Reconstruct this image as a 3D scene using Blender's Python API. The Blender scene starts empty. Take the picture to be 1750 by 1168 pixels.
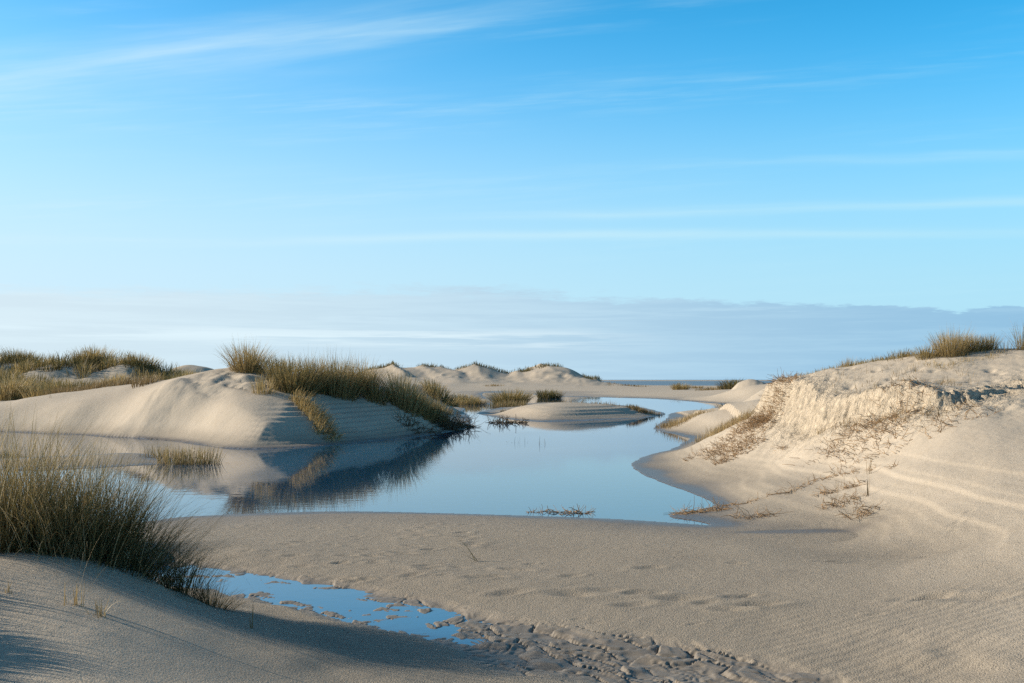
import bpy, math, random
import numpy as np
from mathutils import Vector

scene = bpy.context.scene
COL = scene.collection
rng = np.random.default_rng(11)
random.seed(11)

# ------------------------------------------------------------------ camera, sky, sun, exposure
CAM_H = 1.7
F_PX = 1701.0            # 35 mm lens on a 36 mm frame, in photo pixels
PITCH = math.atan(65.0 / F_PX)
cam_d = bpy.data.cameras.new('camera')
cam_d.lens = 35.0
cam_d.sensor_width = 36.0
cam_d.clip_start = 0.05
cam_d.clip_end = 20000.0
cam = bpy.data.objects.new('camera', cam_d)
COL.objects.link(cam)
cam.location = (0, 0, CAM_H)
cam.rotation_euler = (math.pi / 2 + PITCH, 0, 0)
scene.camera = cam

SUN_EL = math.radians(21.5)
SUN_AZ = math.radians(-78.0)       # from +Y towards -X: low, from the left
sun_dir = Vector((math.sin(SUN_AZ) * math.cos(SUN_EL), math.cos(SUN_AZ) * math.cos(SUN_EL), math.sin(SUN_EL)))

scene.view_settings.view_transform = 'Standard'
scene.view_settings.look = 'None'
scene.view_settings.exposure = 0.70
scene.view_settings.gamma = 1.0
scene.cycles.use_denoising = False     # keep the grain of the sand
scene.cycles.sample_clamp_direct = 6.0
scene.cycles.sample_clamp_indirect = 3.0
scene.cycles.max_bounces = 5
scene.cycles.diffuse_bounces = 3
scene.cycles.adaptive_threshold = 0.012
scene.cycles.transparent_max_bounces = 8


class NT:
    """small helper to write node trees"""
    def __init__(self, tree):
        self.t = tree

    def n(self, kind, **kw):
        nd = self.t.nodes.new(kind)
        for k, v in kw.items():
            setattr(nd, k, v)
        return nd

    def put(self, sock, v):
        if isinstance(v, bpy.types.NodeSocket):
            self.t.links.new(v, sock)
        else:
            sock.default_value = v

    def m(self, op, a, b=0.0, c=0.0, clamp=False):
        nd = self.n('ShaderNodeMath', operation=op, use_clamp=clamp)
        for i, v in enumerate((a, b, c)):
            self.put(nd.inputs[i], v)
        return nd.outputs[0]

    def mix(self, f, a, b, blend='MIX'):
        nd = self.n('ShaderNodeMix', data_type='RGBA', blend_type=blend)
        self.put(nd.inputs[0], f)
        self.put(nd.inputs[6], a)
        self.put(nd.inputs[7], b)
        return nd.outputs[2]

    def sstep(self, v, a, b, lo=0.0, hi=1.0):
        nd = self.n('ShaderNodeMapRange', interpolation_type='SMOOTHSTEP')
        self.put(nd.inputs[0], v)
        for i, q in enumerate((a, b, lo, hi)):
            self.put(nd.inputs[1 + i], q)
        return nd.outputs[0]

    def noise(self, vec, scale, detail=3.0, rough=0.5, dist=0.0, dims='3D'):
        nd = self.n('ShaderNodeTexNoise', noise_dimensions=dims)
        if vec is not None:
            self.put(nd.inputs['Vector'], vec)
        nd.inputs['Scale'].default_value = scale
        nd.inputs['Detail'].default_value = detail
        nd.inputs['Roughness'].default_value = rough
        nd.inputs['Distortion'].default_value = dist
        return nd.outputs[0]

    def vec(self, x, y, z):
        nd = self.n('ShaderNodeCombineXYZ')
        for i, v in enumerate((x, y, z)):
            self.put(nd.inputs[i], v)
        return nd.outputs[0]


def make_world():
    w = bpy.data.worlds.new('World')
    scene.world = w
    w.use_nodes = True
    w.cycles.sampling_method = 'MANUAL'
    w.cycles.sample_map_resolution = 512
    t = w.node_tree
    t.nodes.clear()
    N = NT(t)
    out = N.n('ShaderNodeOutputWorld')
    bg = N.n('ShaderNodeBackground')
    bg.inputs[1].default_value = 0.0766
    sky = N.n('ShaderNodeTexSky', sky_type='NISHITA', sun_disc=False)
    sky.sun_elevation = SUN_EL
    sky.sun_rotation = SUN_AZ
    sky.air_density = 1.0
    sky.dust_density = 0.7
    sky.ozone_density = 1.6
    tc = N.n('ShaderNodeTexCoord')
    sep = N.n('ShaderNodeSeparateXYZ')
    t.links.new(tc.outputs['Generated'], sep.inputs[0])
    x, y, z = sep.outputs
    el = N.m('MULTIPLY', N.m('ARCSINE', z), 180 / math.pi)         # degrees above the horizon
    az = N.m('MULTIPLY', N.m('ARCTAN2', x, y), 180 / math.pi)      # degrees right of the view axis
    elp = N.m('MULTIPLY', N.m('ARCTANGENT', N.m('DIVIDE', z, N.m('MAXIMUM', y, 0.05))), 180 / math.pi)   # height of straight streaks
    side = N.sstep(az, -34.0, 34.0)                                   # towards the sun -> away from it
    sr = N.n('ShaderNodeSeparateColor')
    t.links.new(sky.outputs[0], sr.inputs[0])
    r_, g_, b_ = sr.outputs
    deep = N.sstep(el, 16.0, 50.0)                                    # the blue deepens towards the zenith
    g2 = N.m('MULTIPLY', g_, N.m('MULTIPLY_ADD', side, 0.30, 1.27))
    r2 = N.m('MINIMUM', N.m('MULTIPLY', N.m('MULTIPLY', r_, r_), 0.1244), N.m('MULTIPLY', g2, 1.05))
    b2 = N.m('MULTIPLY', b_, N.m('MULTIPLY_ADD', side, 0.36, 1.72))
    cc = N.n('ShaderNodeCombineColor')
    for k, v in enumerate((r2, g2, b2)):
        t.links.new(v, cc.inputs[k])
    base = N.mix(deep, cc.outputs[0], N.mix(1.0, sky.outputs[0], (.42, .40, .44, 1), 'MULTIPLY'))
    # high thin cirrus: long streaks, slightly slanted
    def streak(slope, off, width, sx, sy, seed, lo, hi):
        line = N.m('SUBTRACT', elp, N.m('MULTIPLY_ADD', az, slope, off))
        wob = N.noise(N.vec(N.m('MULTIPLY', az, 0.06), N.m('MULTIPLY', el, 0.03), seed), 1.0, 2.0)
        line = N.m('ADD', line, N.m('MULTIPLY_ADD', wob, 0.8, -0.4))
        q = N.m('DIVIDE', line, width)
        g = N.m('EXPONENT', N.m('MULTIPLY', N.m('MULTIPLY', q, q), -1.0))
        f = N.noise(N.vec(N.m('MULTIPLY', az, sx), N.m('MULTIPLY', line, sy), seed + 3.3), 1.0, 5.0, 0.55)
        return N.m('MULTIPLY', g, N.sstep(f, lo, hi))
    c1 = N.m('MULTIPLY', streak(0.145, 20.9, 1.25, 0.05, 0.9, 1.7, 0.15, 0.85), N.m('MULTIPLY', N.sstep(az, 8.0, -8.0), 0.8))
    c1b = N.m('MULTIPLY', streak(0.10, 19.6, 2.2, 0.06, 0.6, 3.7, 0.36, 0.85), N.m('MULTIPLY', N.sstep(az, -2.0, -22.0), 0.7))
    c2 = N.m('MULTIPLY', streak(0.008, 8.15, 0.26, 0.05, 1.3, 5.1, 0.20, 0.65), 0.85)
    c3 = N.m('MULTIPLY', streak(0.022, 9.5, 0.30, 0.05, 1.3, 8.9, 0.25, 0.75), N.m('MULTIPLY', N.sstep(az, -10.0, 6.0), 0.95))
    c4 = N.m('MULTIPLY', streak(0.03, 12.2, 0.34, 0.06, 1.1, 12.9, 0.36, 0.8), N.m('MULTIPLY', N.sstep(az, 0.0, 8.0), 0.6))
    gen = N.noise(N.vec(N.m('MULTIPLY', az, 0.03), N.m('MULTIPLY_ADD', az, -0.02, N.m('MULTIPLY', el, 0.42)), 4.0), 1.0, 5.0, 0.55)
    fib = N.noise(N.vec(N.m('MULTIPLY', az, 0.09), N.m('MULTIPLY_ADD', az, -0.10, N.m('MULTIPLY', elp, 1.5)), 14.0), 1.0, 7.0, 0.62)
    c5 = N.m('MULTIPLY', N.sstep(gen, 0.42, 0.75), N.m('MULTIPLY', N.sstep(fib, 0.40, 0.75), 0.55))
    cir = N.m('ADD', N.m('ADD', N.m('ADD', c1, c1b), c2), N.m('ADD', N.m('ADD', c3, c4), c5))
    cir = N.m('MULTIPLY', N.m('MINIMUM', cir, 1.0), 0.66)
    ccol = N.mix(side, (5.5, 7.2, 8.0, 1.0), (4.0, 6.6, 7.7, 1.0))
    # pale haze over the horizon, a little higher on the sun's side
    hq = N.m('DIVIDE', N.m('MAXIMUM', el, 0.0), N.m('MULTIPLY_ADD', side, -2.6, 15.0))
    hz = N.m('MULTIPLY', N.m('EXPONENT', N.m('MULTIPLY', N.m('POWER', hq, 2.6), -1.0)), 0.96)
    hcol = N.mix(side, (5.2, 6.8, 7.8, 1.0), (3.7, 6.1, 7.4, 1.0))
    c = N.mix(hz, base, hcol)
    c = N.mix(cir, c, ccol)
    # low grey-blue cloud bank with a frayed upper edge
    edge = N.noise(N.vec(N.m('MULTIPLY', az, 0.11), N.m('MULTIPLY', el, 0.6), 2.2), 1.0, 8.0, 0.72)
    lim = N.m('ADD', N.m('SUBTRACT', N.m('SUBTRACT', 5.35, N.m('MULTIPLY', N.m('MAXIMUM', N.m('SUBTRACT', side, 0.5), 0.0), 3.6)), N.m('MULTIPLY', N.m('MAXIMUM', N.m('SUBTRACT', 0.5, side), 0.0), 0.8)), N.m('ADD', N.m('MULTIPLY_ADD', edge, 2.2, -1.1), N.m('MULTIPLY_ADD', N.noise(N.vec(N.m('MULTIPLY', az, 0.45), N.m('MULTIPLY', el, 2.6), 9.2), 1.0, 5.0, 0.7), 1.3, -0.65)))
    bank = N.sstep(N.m('SUBTRACT', lim, el), -0.10, N.m('MULTIPLY_ADD', side, -0.9, 1.0))
    tex = N.noise(N.vec(N.m('MULTIPLY', az, 0.10), N.m('MULTIPLY', el, 1.7), 7.7), 1.0, 7.0, 0.65)
    bcol = N.mix(side, (5.6, 6.6, 7.15, 1.0), (2.25, 4.2, 6.0, 1.0))
    bcol = N.mix(N.m('MULTIPLY', N.sstep(tex, 0.42, 0.66), 0.6), bcol, N.mix(side, (6.1, 7.2, 7.7, 1.0), (2.9, 4.9, 6.5, 1.0)))
    wl = N.m('SUBTRACT', el, N.m('MULTIPLY_ADD', az, -0.012, 2.3))     # a brighter rift low in the bank
    rift = N.m('MULTIPLY', N.m('EXPONENT', N.m('MULTIPLY', N.m('MULTIPLY', wl, wl), -4.0)), N.sstep(az, 10.0, 1.0))
    rift = N.m('MULTIPLY', rift, N.sstep(N.noise(N.vec(N.m('MULTIPLY', az, 0.10), N.m('MULTIPLY', el, 2.4), 1.2), 1.0, 6.0, 0.6), 0.40, 0.60))
    bcol = N.mix(N.m('MULTIPLY', rift, 0.95), bcol, (6.4, 7.5, 8.0, 1.0))
    w2 = N.m('SUBTRACT', el, N.m('MULTIPLY_ADD', az, 0.02, 3.6))
    r2_ = N.m('MULTIPLY', N.m('EXPONENT', N.m('MULTIPLY', N.m('MULTIPLY', w2, w2), -7.0)), N.sstep(N.noise(N.vec(N.m('MULTIPLY', az, 0.16), N.m('MULTIPLY', el, 3.0), 6.2), 1.0, 6.0, 0.65), 0.46, 0.66))
    bcol = N.mix(N.m('MULTIPLY', r2_, 0.5), bcol, N.mix(side, (6.1, 7.2, 7.8, 1.0), (3.6, 5.6, 7.0, 1.0)))
    c = N.mix(N.m('MULTIPLY', bank, N.m('MULTIPLY_ADD', side, 0.2, 0.74)), c, bcol)
    t.links.new(c, bg.inputs[0])
    t.links.new(bg.outputs[0], out.inputs[0])


make_world()
sl = bpy.data.lights.new('sun', 'SUN')
sl.energy = 4.3
sl.angle = math.radians(0.6)
sl.color = (1.0, 0.87, 0.70)
so = bpy.data.objects.new('sun', sl)
COL.objects.link(so)
so.rotation_euler = sun_dir.to_track_quat('Z', 'Y').to_euler()

# ------------------------------------------------------------------ helpers: survey points, noise
CP, SP = math.cos(PITCH), math.sin(PITCH)


def at(px, py, d):
    """point of the place seen at photo pixel (px, py), d metres ahead of the camera"""
    a = (px - 875.0) / F_PX
    b = (584.0 - py) / F_PX
    vy, vz = CP - b * SP, SP + b * CP
    return (a / vy * d, d, CAM_H + vz / vy * d)


def flat(px, py, z=0.0):
    """point on the level z (the water level by default)"""
    a = (px - 875.0) / F_PX
    b = (584.0 - py) / F_PX
    vy, vz = CP - b * SP, SP + b * CP
    k = (z - CAM_H) / vz
    return (a * k, vy * k)


def sst(a, b, v):
    t = np.clip((v - a) / (b - a), 0, 1)
    return t * t * (3 - 2 * t)


def hash2(ix, iy, seed):
    h = (ix.astype(np.int64) * 374761393 + iy.astype(np.int64) * 668265263 + seed * 974711) & 0x7fffffff
    h = ((h ^ (h >> 13)) * 1274126177) & 0x7fffffff
    return ((h ^ (h >> 16)) & 0xffff) / 65535.0


def vnoise(x, y, seed=0):
    ix, iy = np.floor(x), np.floor(y)
    fx, fy = x - ix, y - iy
    fx, fy = fx * fx * fx * (fx * (fx * 6 - 15) + 10), fy * fy * fy * (fy * (fy * 6 - 15) + 10)
    a, b = hash2(ix, iy, seed), hash2(ix + 1, iy, seed)
    c, d = hash2(ix, iy + 1, seed), hash2(ix + 1, iy + 1, seed)
    return (a + (b - a) * fx) * (1 - fy) + (c + (d - c) * fx) * fy - 0.5


def fbm(x, y, octv=4, seed=0, gain=0.5):
    s, a = np.zeros_like(x), 1.0
    for k in range(octv):
        s += a * vnoise(x * 2 ** k + 17.3 * k, y * 2 ** k - 9.1 * k, seed + k)
        a *= gain
    return s


def worley(x, y, seed=0):
    ix, iy = np.floor(x), np.floor(y)
    f1 = np.full(x.shape, 9.0)
    f2 = np.full(x.shape, 9.0)
    hx, dx, dy = np.zeros_like(x), np.zeros_like(x), np.zeros_like(x)
    for i in (-1, 0, 1):
        for j in (-1, 0, 1):
            cx = ix + i + hash2(ix + i, iy + j, seed)
            cy = iy + j + hash2(ix + i, iy + j, seed + 7)
            d = np.hypot(x - cx, y - cy)
            near = d < f1
            f2 = np.where(near, f1, np.minimum(f2, d))
            hx = np.where(near, hash2(ix + i, iy + j, seed + 13), hx)
            dx = np.where(near, x - cx, dx)
            dy = np.where(near, y - cy, dy)
            f1 = np.where(near, d, f1)
    return f1, f2, hx, dx, dy


def poly_sd(P, x, y):
    """signed distance to a polygon, positive inside"""
    P = np.array(P, float)
    d2 = np.full(x.shape, 1e12)
    inside = np.zeros(x.shape, bool)
    for k in range(len(P)):
        ax, ay = P[k]
        bx, by = P[(k + 1) % len(P)]
        ex, ey = bx - ax, by - ay
        t = np.clip(((x - ax) * ex + (y - ay) * ey) / (ex * ex + ey * ey + 1e-12), 0, 1)
        d2 = np.minimum(d2, (x - ax - t * ex) ** 2 + (y - ay - t * ey) ** 2)
        if ay != by:
            c = (ay > y) != (by > y)
            inside ^= c & (x < ex * (y - ay) / (by - ay) + ax)
    return np.where(inside, 1.0, -1.0) * np.sqrt(d2)


def line_sd(P, x, y):
    """distance to a polyline, side (+ on its left) and position along it (0..n-1)"""
    best = np.full(x.shape, 1e12)
    side = np.zeros(x.shape)
    pos = np.zeros(x.shape)
    for k in range(len(P) - 1):
        ax, ay = P[k][:2]
        bx, by = P[k + 1][:2]
        ex, ey = bx - ax, by - ay
        t = np.clip(((x - ax) * ex + (y - ay) * ey) / (ex * ex + ey * ey), 0, 1)
        d = np.hypot(x - ax - t * ex, y - ay - t * ey)
        nr = d < best
        side = np.where(nr, np.sign(ex * (y - ay) - ey * (x - ax)), side)
        pos = np.where(nr, k + t, pos)
        best = np.where(nr, d, best)
    return best, side, pos


def smooth_poly(P, it=2):
    P = [tuple(p) for p in P]
    for _ in range(it):
        Q = []
        for k in range(len(P)):
            a, b = P[k], P[(k + 1) % len(P)]
            Q.append((a[0] * .75 + b[0] * .25, a[1] * .75 + b[1] * .25))
            Q.append((a[0] * .25 + b[0] * .75, a[1] * .25 + b[1] * .75))
        P = Q
    return P


# ------------------------------------------------------------------ the lie of the land
POND = [(-150, 905), (100, 900), (250, 893), (300, 884), (440, 878), (600, 874), (800, 879), (1000, 885), (1140, 893), (1225, 900),
        (1190, 891), (1150, 886), (1140, 881), (1165, 876), (1222, 867), (1215, 857), (1190, 846), (1140, 830), (1100, 812), (1076, 797), (1082, 787),
        (1110, 778), (1150, 768), (1165, 757), (1180, 751), (1150, 742), (1113, 734), (1122, 727), (1138, 717), (1142, 710), (1150, 705),
        (1235, 703), (1240, 695), (1225, 689), (1150, 684), (1100, 681), (1050, 680), (1000, 678.5), (960, 678.5), (925, 676.5), (900, 673),
        (845, 669), (822, 672), (828, 680), (845, 684), (845, 692), (815, 692), (780, 690), (775, 695), (800, 699), (790, 704), (800, 708), (808, 720),
        (802, 729), (780, 737), (700, 749), (600, 758), (500, 766), (400, 769), (340, 760), (260, 750), (130, 743), (0, 738),
        (-200, 736), (-500, 745), (-700, 790), (-500, 850)]
ISLAND = [(808, 705), (830, 711), (870, 717), (915, 721), (930, 721), (970, 720), (1050, 717), (1110, 713.5), (1143, 709), (1120, 701), (1080, 694), (1020, 690), (960, 688), (900, 689), (855, 697)]
SPIT = [(-60, 802), (60, 806), (150, 801), (215, 797), (290, 793), (305, 788), (290, 782), (230, 774), (150, 778), (50, 782), (-60, 790)]
pond_w = smooth_poly([flat(*p) for p in POND], 2)
isl_w = smooth_poly([flat(*p) for p in ISLAND], 2)
spit_w = smooth_poly([flat(*p) for p in SPIT], 2)

# eroded edge of the right-hand dune, walked with the uphill side on the left
SCARP = [(14, 16.2), (8.2, 14.9), (7.0, 14.25), (6.45, 13.9), (5.95, 13.95), (5.5, 14.7), (5.15, 16.2), (4.98, 18.3), (4.98, 20.4), (5.5, 23.0), (6.5, 25.0)]
SCARP_H = [0.02, 0.025, 0.03, 0.06, 0.24, 0.42, 0.48, 0.55, 0.55, 0.3, 0.05]


def scarp(x, y):
    d, s, pos = line_sd(SCARP, x, y)
    W_ = [0.10, 0.10, 0.10, 0.12, 0.26, 0.34, 0.34, 0.30, 0.28, 0.4, 0.4]
    L_ = [1, 1, 1, 1, .3, 0, 0, 0, 0, 0, 0]
    acc = np.zeros((3,) + x.shape)
    tot = np.zeros(x.shape)
    for (vx, vy), hv, wv, lv in zip(SCARP, SCARP_H, W_, L_):
        k = 1.0 / ((x - vx) ** 2 + (y - vy) ** 2 + .35) ** 2
        acc += k * np.array([hv, wv, lv]).reshape((3,) + (1,) * x.ndim)
        tot += k
    h, w, lipk = acc / tot
    sd = np.where(poly_sd(SCARP + [(9, 60), (60, 60), (60, 17)], x, y) > 0, d, -d)   # + uphill
    wob = 0.16 * fbm(x * 2.2, y * 2.2, 4, 31, 0.6)
    st = sst(-0.15, 1.0, (sd + wob) / w)
    lip = 0.02 * np.exp(-((sd + wob - w) / 0.15) ** 2) * lipk
    return (h * st + lip), sd, d, pos


CTRL = [  # photo pixel, metres ahead: ground points read from the photograph
    # foreground left dune
    (-300, 1000, 4.9), (-300, 1168, 4.0), (-150, 960, 6.2), (0, 948, 6.2), (100, 952, 6.3), (190, 968, 6.4), (250, 988, 6.5), (330, 1005, 6.9), (0, 1040, 5.0), (0, 1168, 4.0),
    (100, 1040, 5.1), (200, 1080, 4.9), (200, 1168, 4.15), (300, 1040, 5.9), (400, 1100, 5.35), (400, 1168, 4.6), (560, 1120, 5.55), (600, 1168, 5.1), (700, 1130, 5.75),
    (560, 1078, 6.3), (450, 1052, 6.6), (420, 1030, 7.05), (350, 1018, 6.9), (760, 1168, 5.1), (-100, 900, 8.5), (100, 925, 8.3),
    # foreground flat
    (900, 1168, 5.35), (1100, 1168, 5.3), (1300, 1168, 5.15), (1500, 1168, 4.95), (1750, 1168, 4.7), (2000, 1168, 4.4), (1750, 1000, 6.7), (1500, 1000, 7.4),
    (1200, 1000, 7.8), (900, 1000, 7.9), (600, 950, 9.3), (400, 930, 9.9), (300, 910, 10.9), (900, 920, 10.4), (600, 905, 11.1), (1300, 940, 9.3), (1450, 914, 10.8), (1330, 906, 11.1), (1500, 950, 9.0), (1600, 940, 8.8),
    # slope of the right-hand dune
    (1750, 920, 8.0), (1750, 850, 9.5), (1600, 880, 10.0), (1450, 850, 12.0), (1300, 830, 14.0), (1350, 780, 16.0), (1450, 780, 14.2), (1500, 800, 13.0), (1600, 790, 11.8), (1750, 780, 11.0),
    (1200, 795, 18.3), (1230, 768, 19.0), (1270, 742, 19.0), (2000, 880, 7.6), (2000, 780, 10.0), (1180, 775, 20.5),
    (1305, 706, 19.6), (1335, 722, 18.0), (1420, 730, 15.8), (1500, 737, 14.2), (1600, 738, 13.0), (1700, 738, 12.3), (1750, 736, 12.2), (2000, 730, 11.5),
    (1690, 694, 13.4), (1750, 678, 13.6), (1750, 648, 14.9),
    (1320, 660, 21.0), (1400, 637, 19.3), (1500, 617, 18.3), (1600, 604, 17.4), (1680, 600, 17.0), (1750, 600, 16.7), (1950, 600, 16.3), (2300, 590, 16.0),
    (1420, 668, 17.0), (1500, 665, 16.0), (1600, 655, 15.2), (1450, 645, 20.5), (1600, 625, 22.0), (1750, 625, 22.0), (1380, 670, 25.0), (1600, 650, 32.0), (2100, 640, 30.0),
    # lobe and hollow left of it
    (1190, 709, 33.0), (1150, 722, 33.0), (1215, 722, 31.0), (1230, 738, 26.0), (1260, 700, 36.0), (1290, 690, 42.0), (1250, 690, 60.0), (1300, 672, 60.0), (1285, 662, 75.0), (1200, 677, 92.0), (1100, 674, 105.0),
    # left dune: crest, flanks, back
    (-300, 690, 42.0), (-100, 692, 39.0), (0, 690, 38.0), (60, 681, 37.0), (120, 670, 36.0), (180, 664, 35.0), (240, 660, 34.0), (300, 648, 33.0), (350, 634, 31.5), (400, 634, 31.0), (450, 645, 31.0), (500, 655, 31.2),
    (560, 658, 32.2), (640, 664, 33.0), (700, 682, 34.0), (760, 705, 35.5), (300, 690, 29.5), (200, 700, 31.5), (100, 712, 32.0), (0, 715, 33.5), (400, 690, 27.5), (410, 730, 25.2), (480, 720, 26.0), (560, 715, 28.0), (640, 720, 29.5), (330, 725, 27.5), (260, 725, 29.0),
    (500, 694, 28.2), (440, 668, 29.2), (610, 690, 31.0),
    (0, 692, 46.0), (100, 690, 46.0), (250, 668, 44.0), (400, 655, 44.0), (600, 665, 46.0), (700, 678, 46.0), (770, 684, 52.0), (650, 668, 60.0),
    (-200, 640, 60.0), (0, 645, 58.0), (150, 648, 56.0), (300, 650, 60.0), (450, 655, 65.0),
    # island
    (960, 688, 46.5), (900, 693, 47.0), (1040, 692, 47.0), (1090, 700, 47.0), (860, 702, 47.5), (880, 703, 45.0), (930, 700, 43.2), (1000, 698, 44.0), (1060, 702, 45.0), (1110, 704, 46.5),
    # far flat
    (700, 672, 85.0), (780, 674, 80.0), (900, 661, 165.0), (700, 660, 160.0), (1000, 661, 165.0), (1150, 663, 170.0), (1250, 663, 165.0), (900, 656, 200.0), (1030, 660, 205.0), (1150, 661.5, 205.0), (1250, 661.5, 200.0), (500, 652, 150.0), (200, 648, 150.0), (1500, 662, 140.0), (1300, 664, 100.0),
]
cp = np.array([at(*c) for c in CTRL])
shore = np.array([flat(*p) + (0.0,) for p in POND + ISLAND + SPIT])
bed = np.array([flat(*p) + (-0.35,) for p in [(600, 840), (800, 850), (900, 800), (700, 800), (950, 740), (1000, 860), (1060, 760), (500, 800), (200, 840), (0, 860), (400, 840), (100, 757), (1000, 730), (880, 690)]])
cp = np.vstack([cp, shore, bed])


def lp(x, y):
    r = np.hypot(x, y)
    return np.clip(np.arctan2(x, y), -0.8, 0.8), np.log(np.clip(r, 3.0, 240.0))


def kern(d2):
    return np.sqrt(d2 + 0.045 ** 2)


_cu, _cv = lp(cp[:, 0], cp[:, 1])
_cz = cp[:, 2] - scarp(cp[:, 0], cp[:, 1])[0]
_A = kern((_cu[:, None] - _cu[None]) ** 2 + (_cv[:, None] - _cv[None]) ** 2)
_n = len(_cz)
_M = np.zeros((_n + 1, _n + 1))
_M[:_n, :_n] = _A - np.eye(_n) * 1e-4
_M[:_n, _n] = 1
_M[_n, :_n] = 1
_W = np.linalg.solve(_M, np.append(_cz, 0.0))


def spline(x, y):
    u, v = lp(x, y)
    out = np.empty(x.shape)
    for k in range(0, len(x), 40000):
        s = slice(k, k + 40000)
        out[s] = kern((u[s, None] - _cu) ** 2 + (v[s, None] - _cv) ** 2) @ _W[:-1] + _W[-1]
    return out


RIDGE = [(560, 640), (600, 637), (636, 631), (650, 629), (667, 622), (684, 629), (712, 630), (730, 625), (742, 628), (762, 627), (782, 633), (795, 628), (812, 622), (830, 627), (846, 633), (862, 637), (879, 632), (890, 633), (905, 626), (935, 619), (958, 624), (975, 632), (992, 641), (1030, 652)]
MOUNDS = [  # photo pixel of the top, metres ahead, half width px, depth stretch
    (1284, 650, 95, 30, 1.0), (1016, 641, 204, 15, 1.0),
    (-120, 612, 64, 120, 0.8), (-20, 616, 62, 90, 0.8), (50, 619, 64, 80, 0.8), (112, 619, 58, 70, 0.7), (165, 616, 60, 70, 0.7), (218, 621, 57, 60, 0.7), (262, 632, 58, 40, 0.8), (325, 620, 110, 70, 1.0), (420, 624, 75, 90, 0.8), (560, 634, 90, 90, 0.8),
]
mound_w = []
for (px, py, d, w, st) in MOUNDS:
    p = at(px, py, d)
    mound_w.append((p[0], p[1], p[2], w / F_PX * d, st))

MUD = [flat(200, 958, .02), flat(270, 972, .02), flat(420, 995, .02), flat(560, 1020, .02), flat(700, 1054, .02), flat(820, 1082, .02), flat(960, 1118, .02), flat(1130, 1150, .02), flat(1330, 1195, .02)]
MUD_BED = [.0, -.006, -.010, -.012, -.010, .004, .026, .036, .05]
MUD_W = [.35, .45, .52, .52, .48, .5, .66, .64, .5]

PRINTS = [(885, 972, 1), (985, 1015, 1.5), (975, 985, .8), (1110, 975, 1), (1040, 1012, 1.2), (1055, 1018, 1), (1100, 1017, 1.2), (1163, 1027, 1.3), (1078, 1035, 1), (1265, 1028, 1), (1285, 1045, 1.2), (1310, 1044, 1.1), (1250, 1050, 1),
          (1570, 1060, 1.3), (1590, 1063, 1.2), (1615, 1063, 1.2), (1640, 1070, 1.2), (1690, 1076, 1.2), (820, 985, 1), (870, 1010, 1.2), (735, 970, .9), (690, 940, .9), (1430, 970, .8), (1412, 970, .8), (1580, 975, .8)]
_r = np.random.default_rng(5)
for k in range(60):
    PRINTS.append((float(_r.uniform(400, 880)), float(_r.uniform(892, 985)), float(_r.uniform(.35, .9))))
for k in range(26):
    PRINTS.append((float(_r.uniform(850, 1700)), float(_r.uniform(925, 1110)), float(_r.uniform(.3, .7))))
prints_w = [flat(px, py, .08) + (s, float(_r.uniform(-.5, .5))) for px, py, s in PRINTS]


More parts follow.
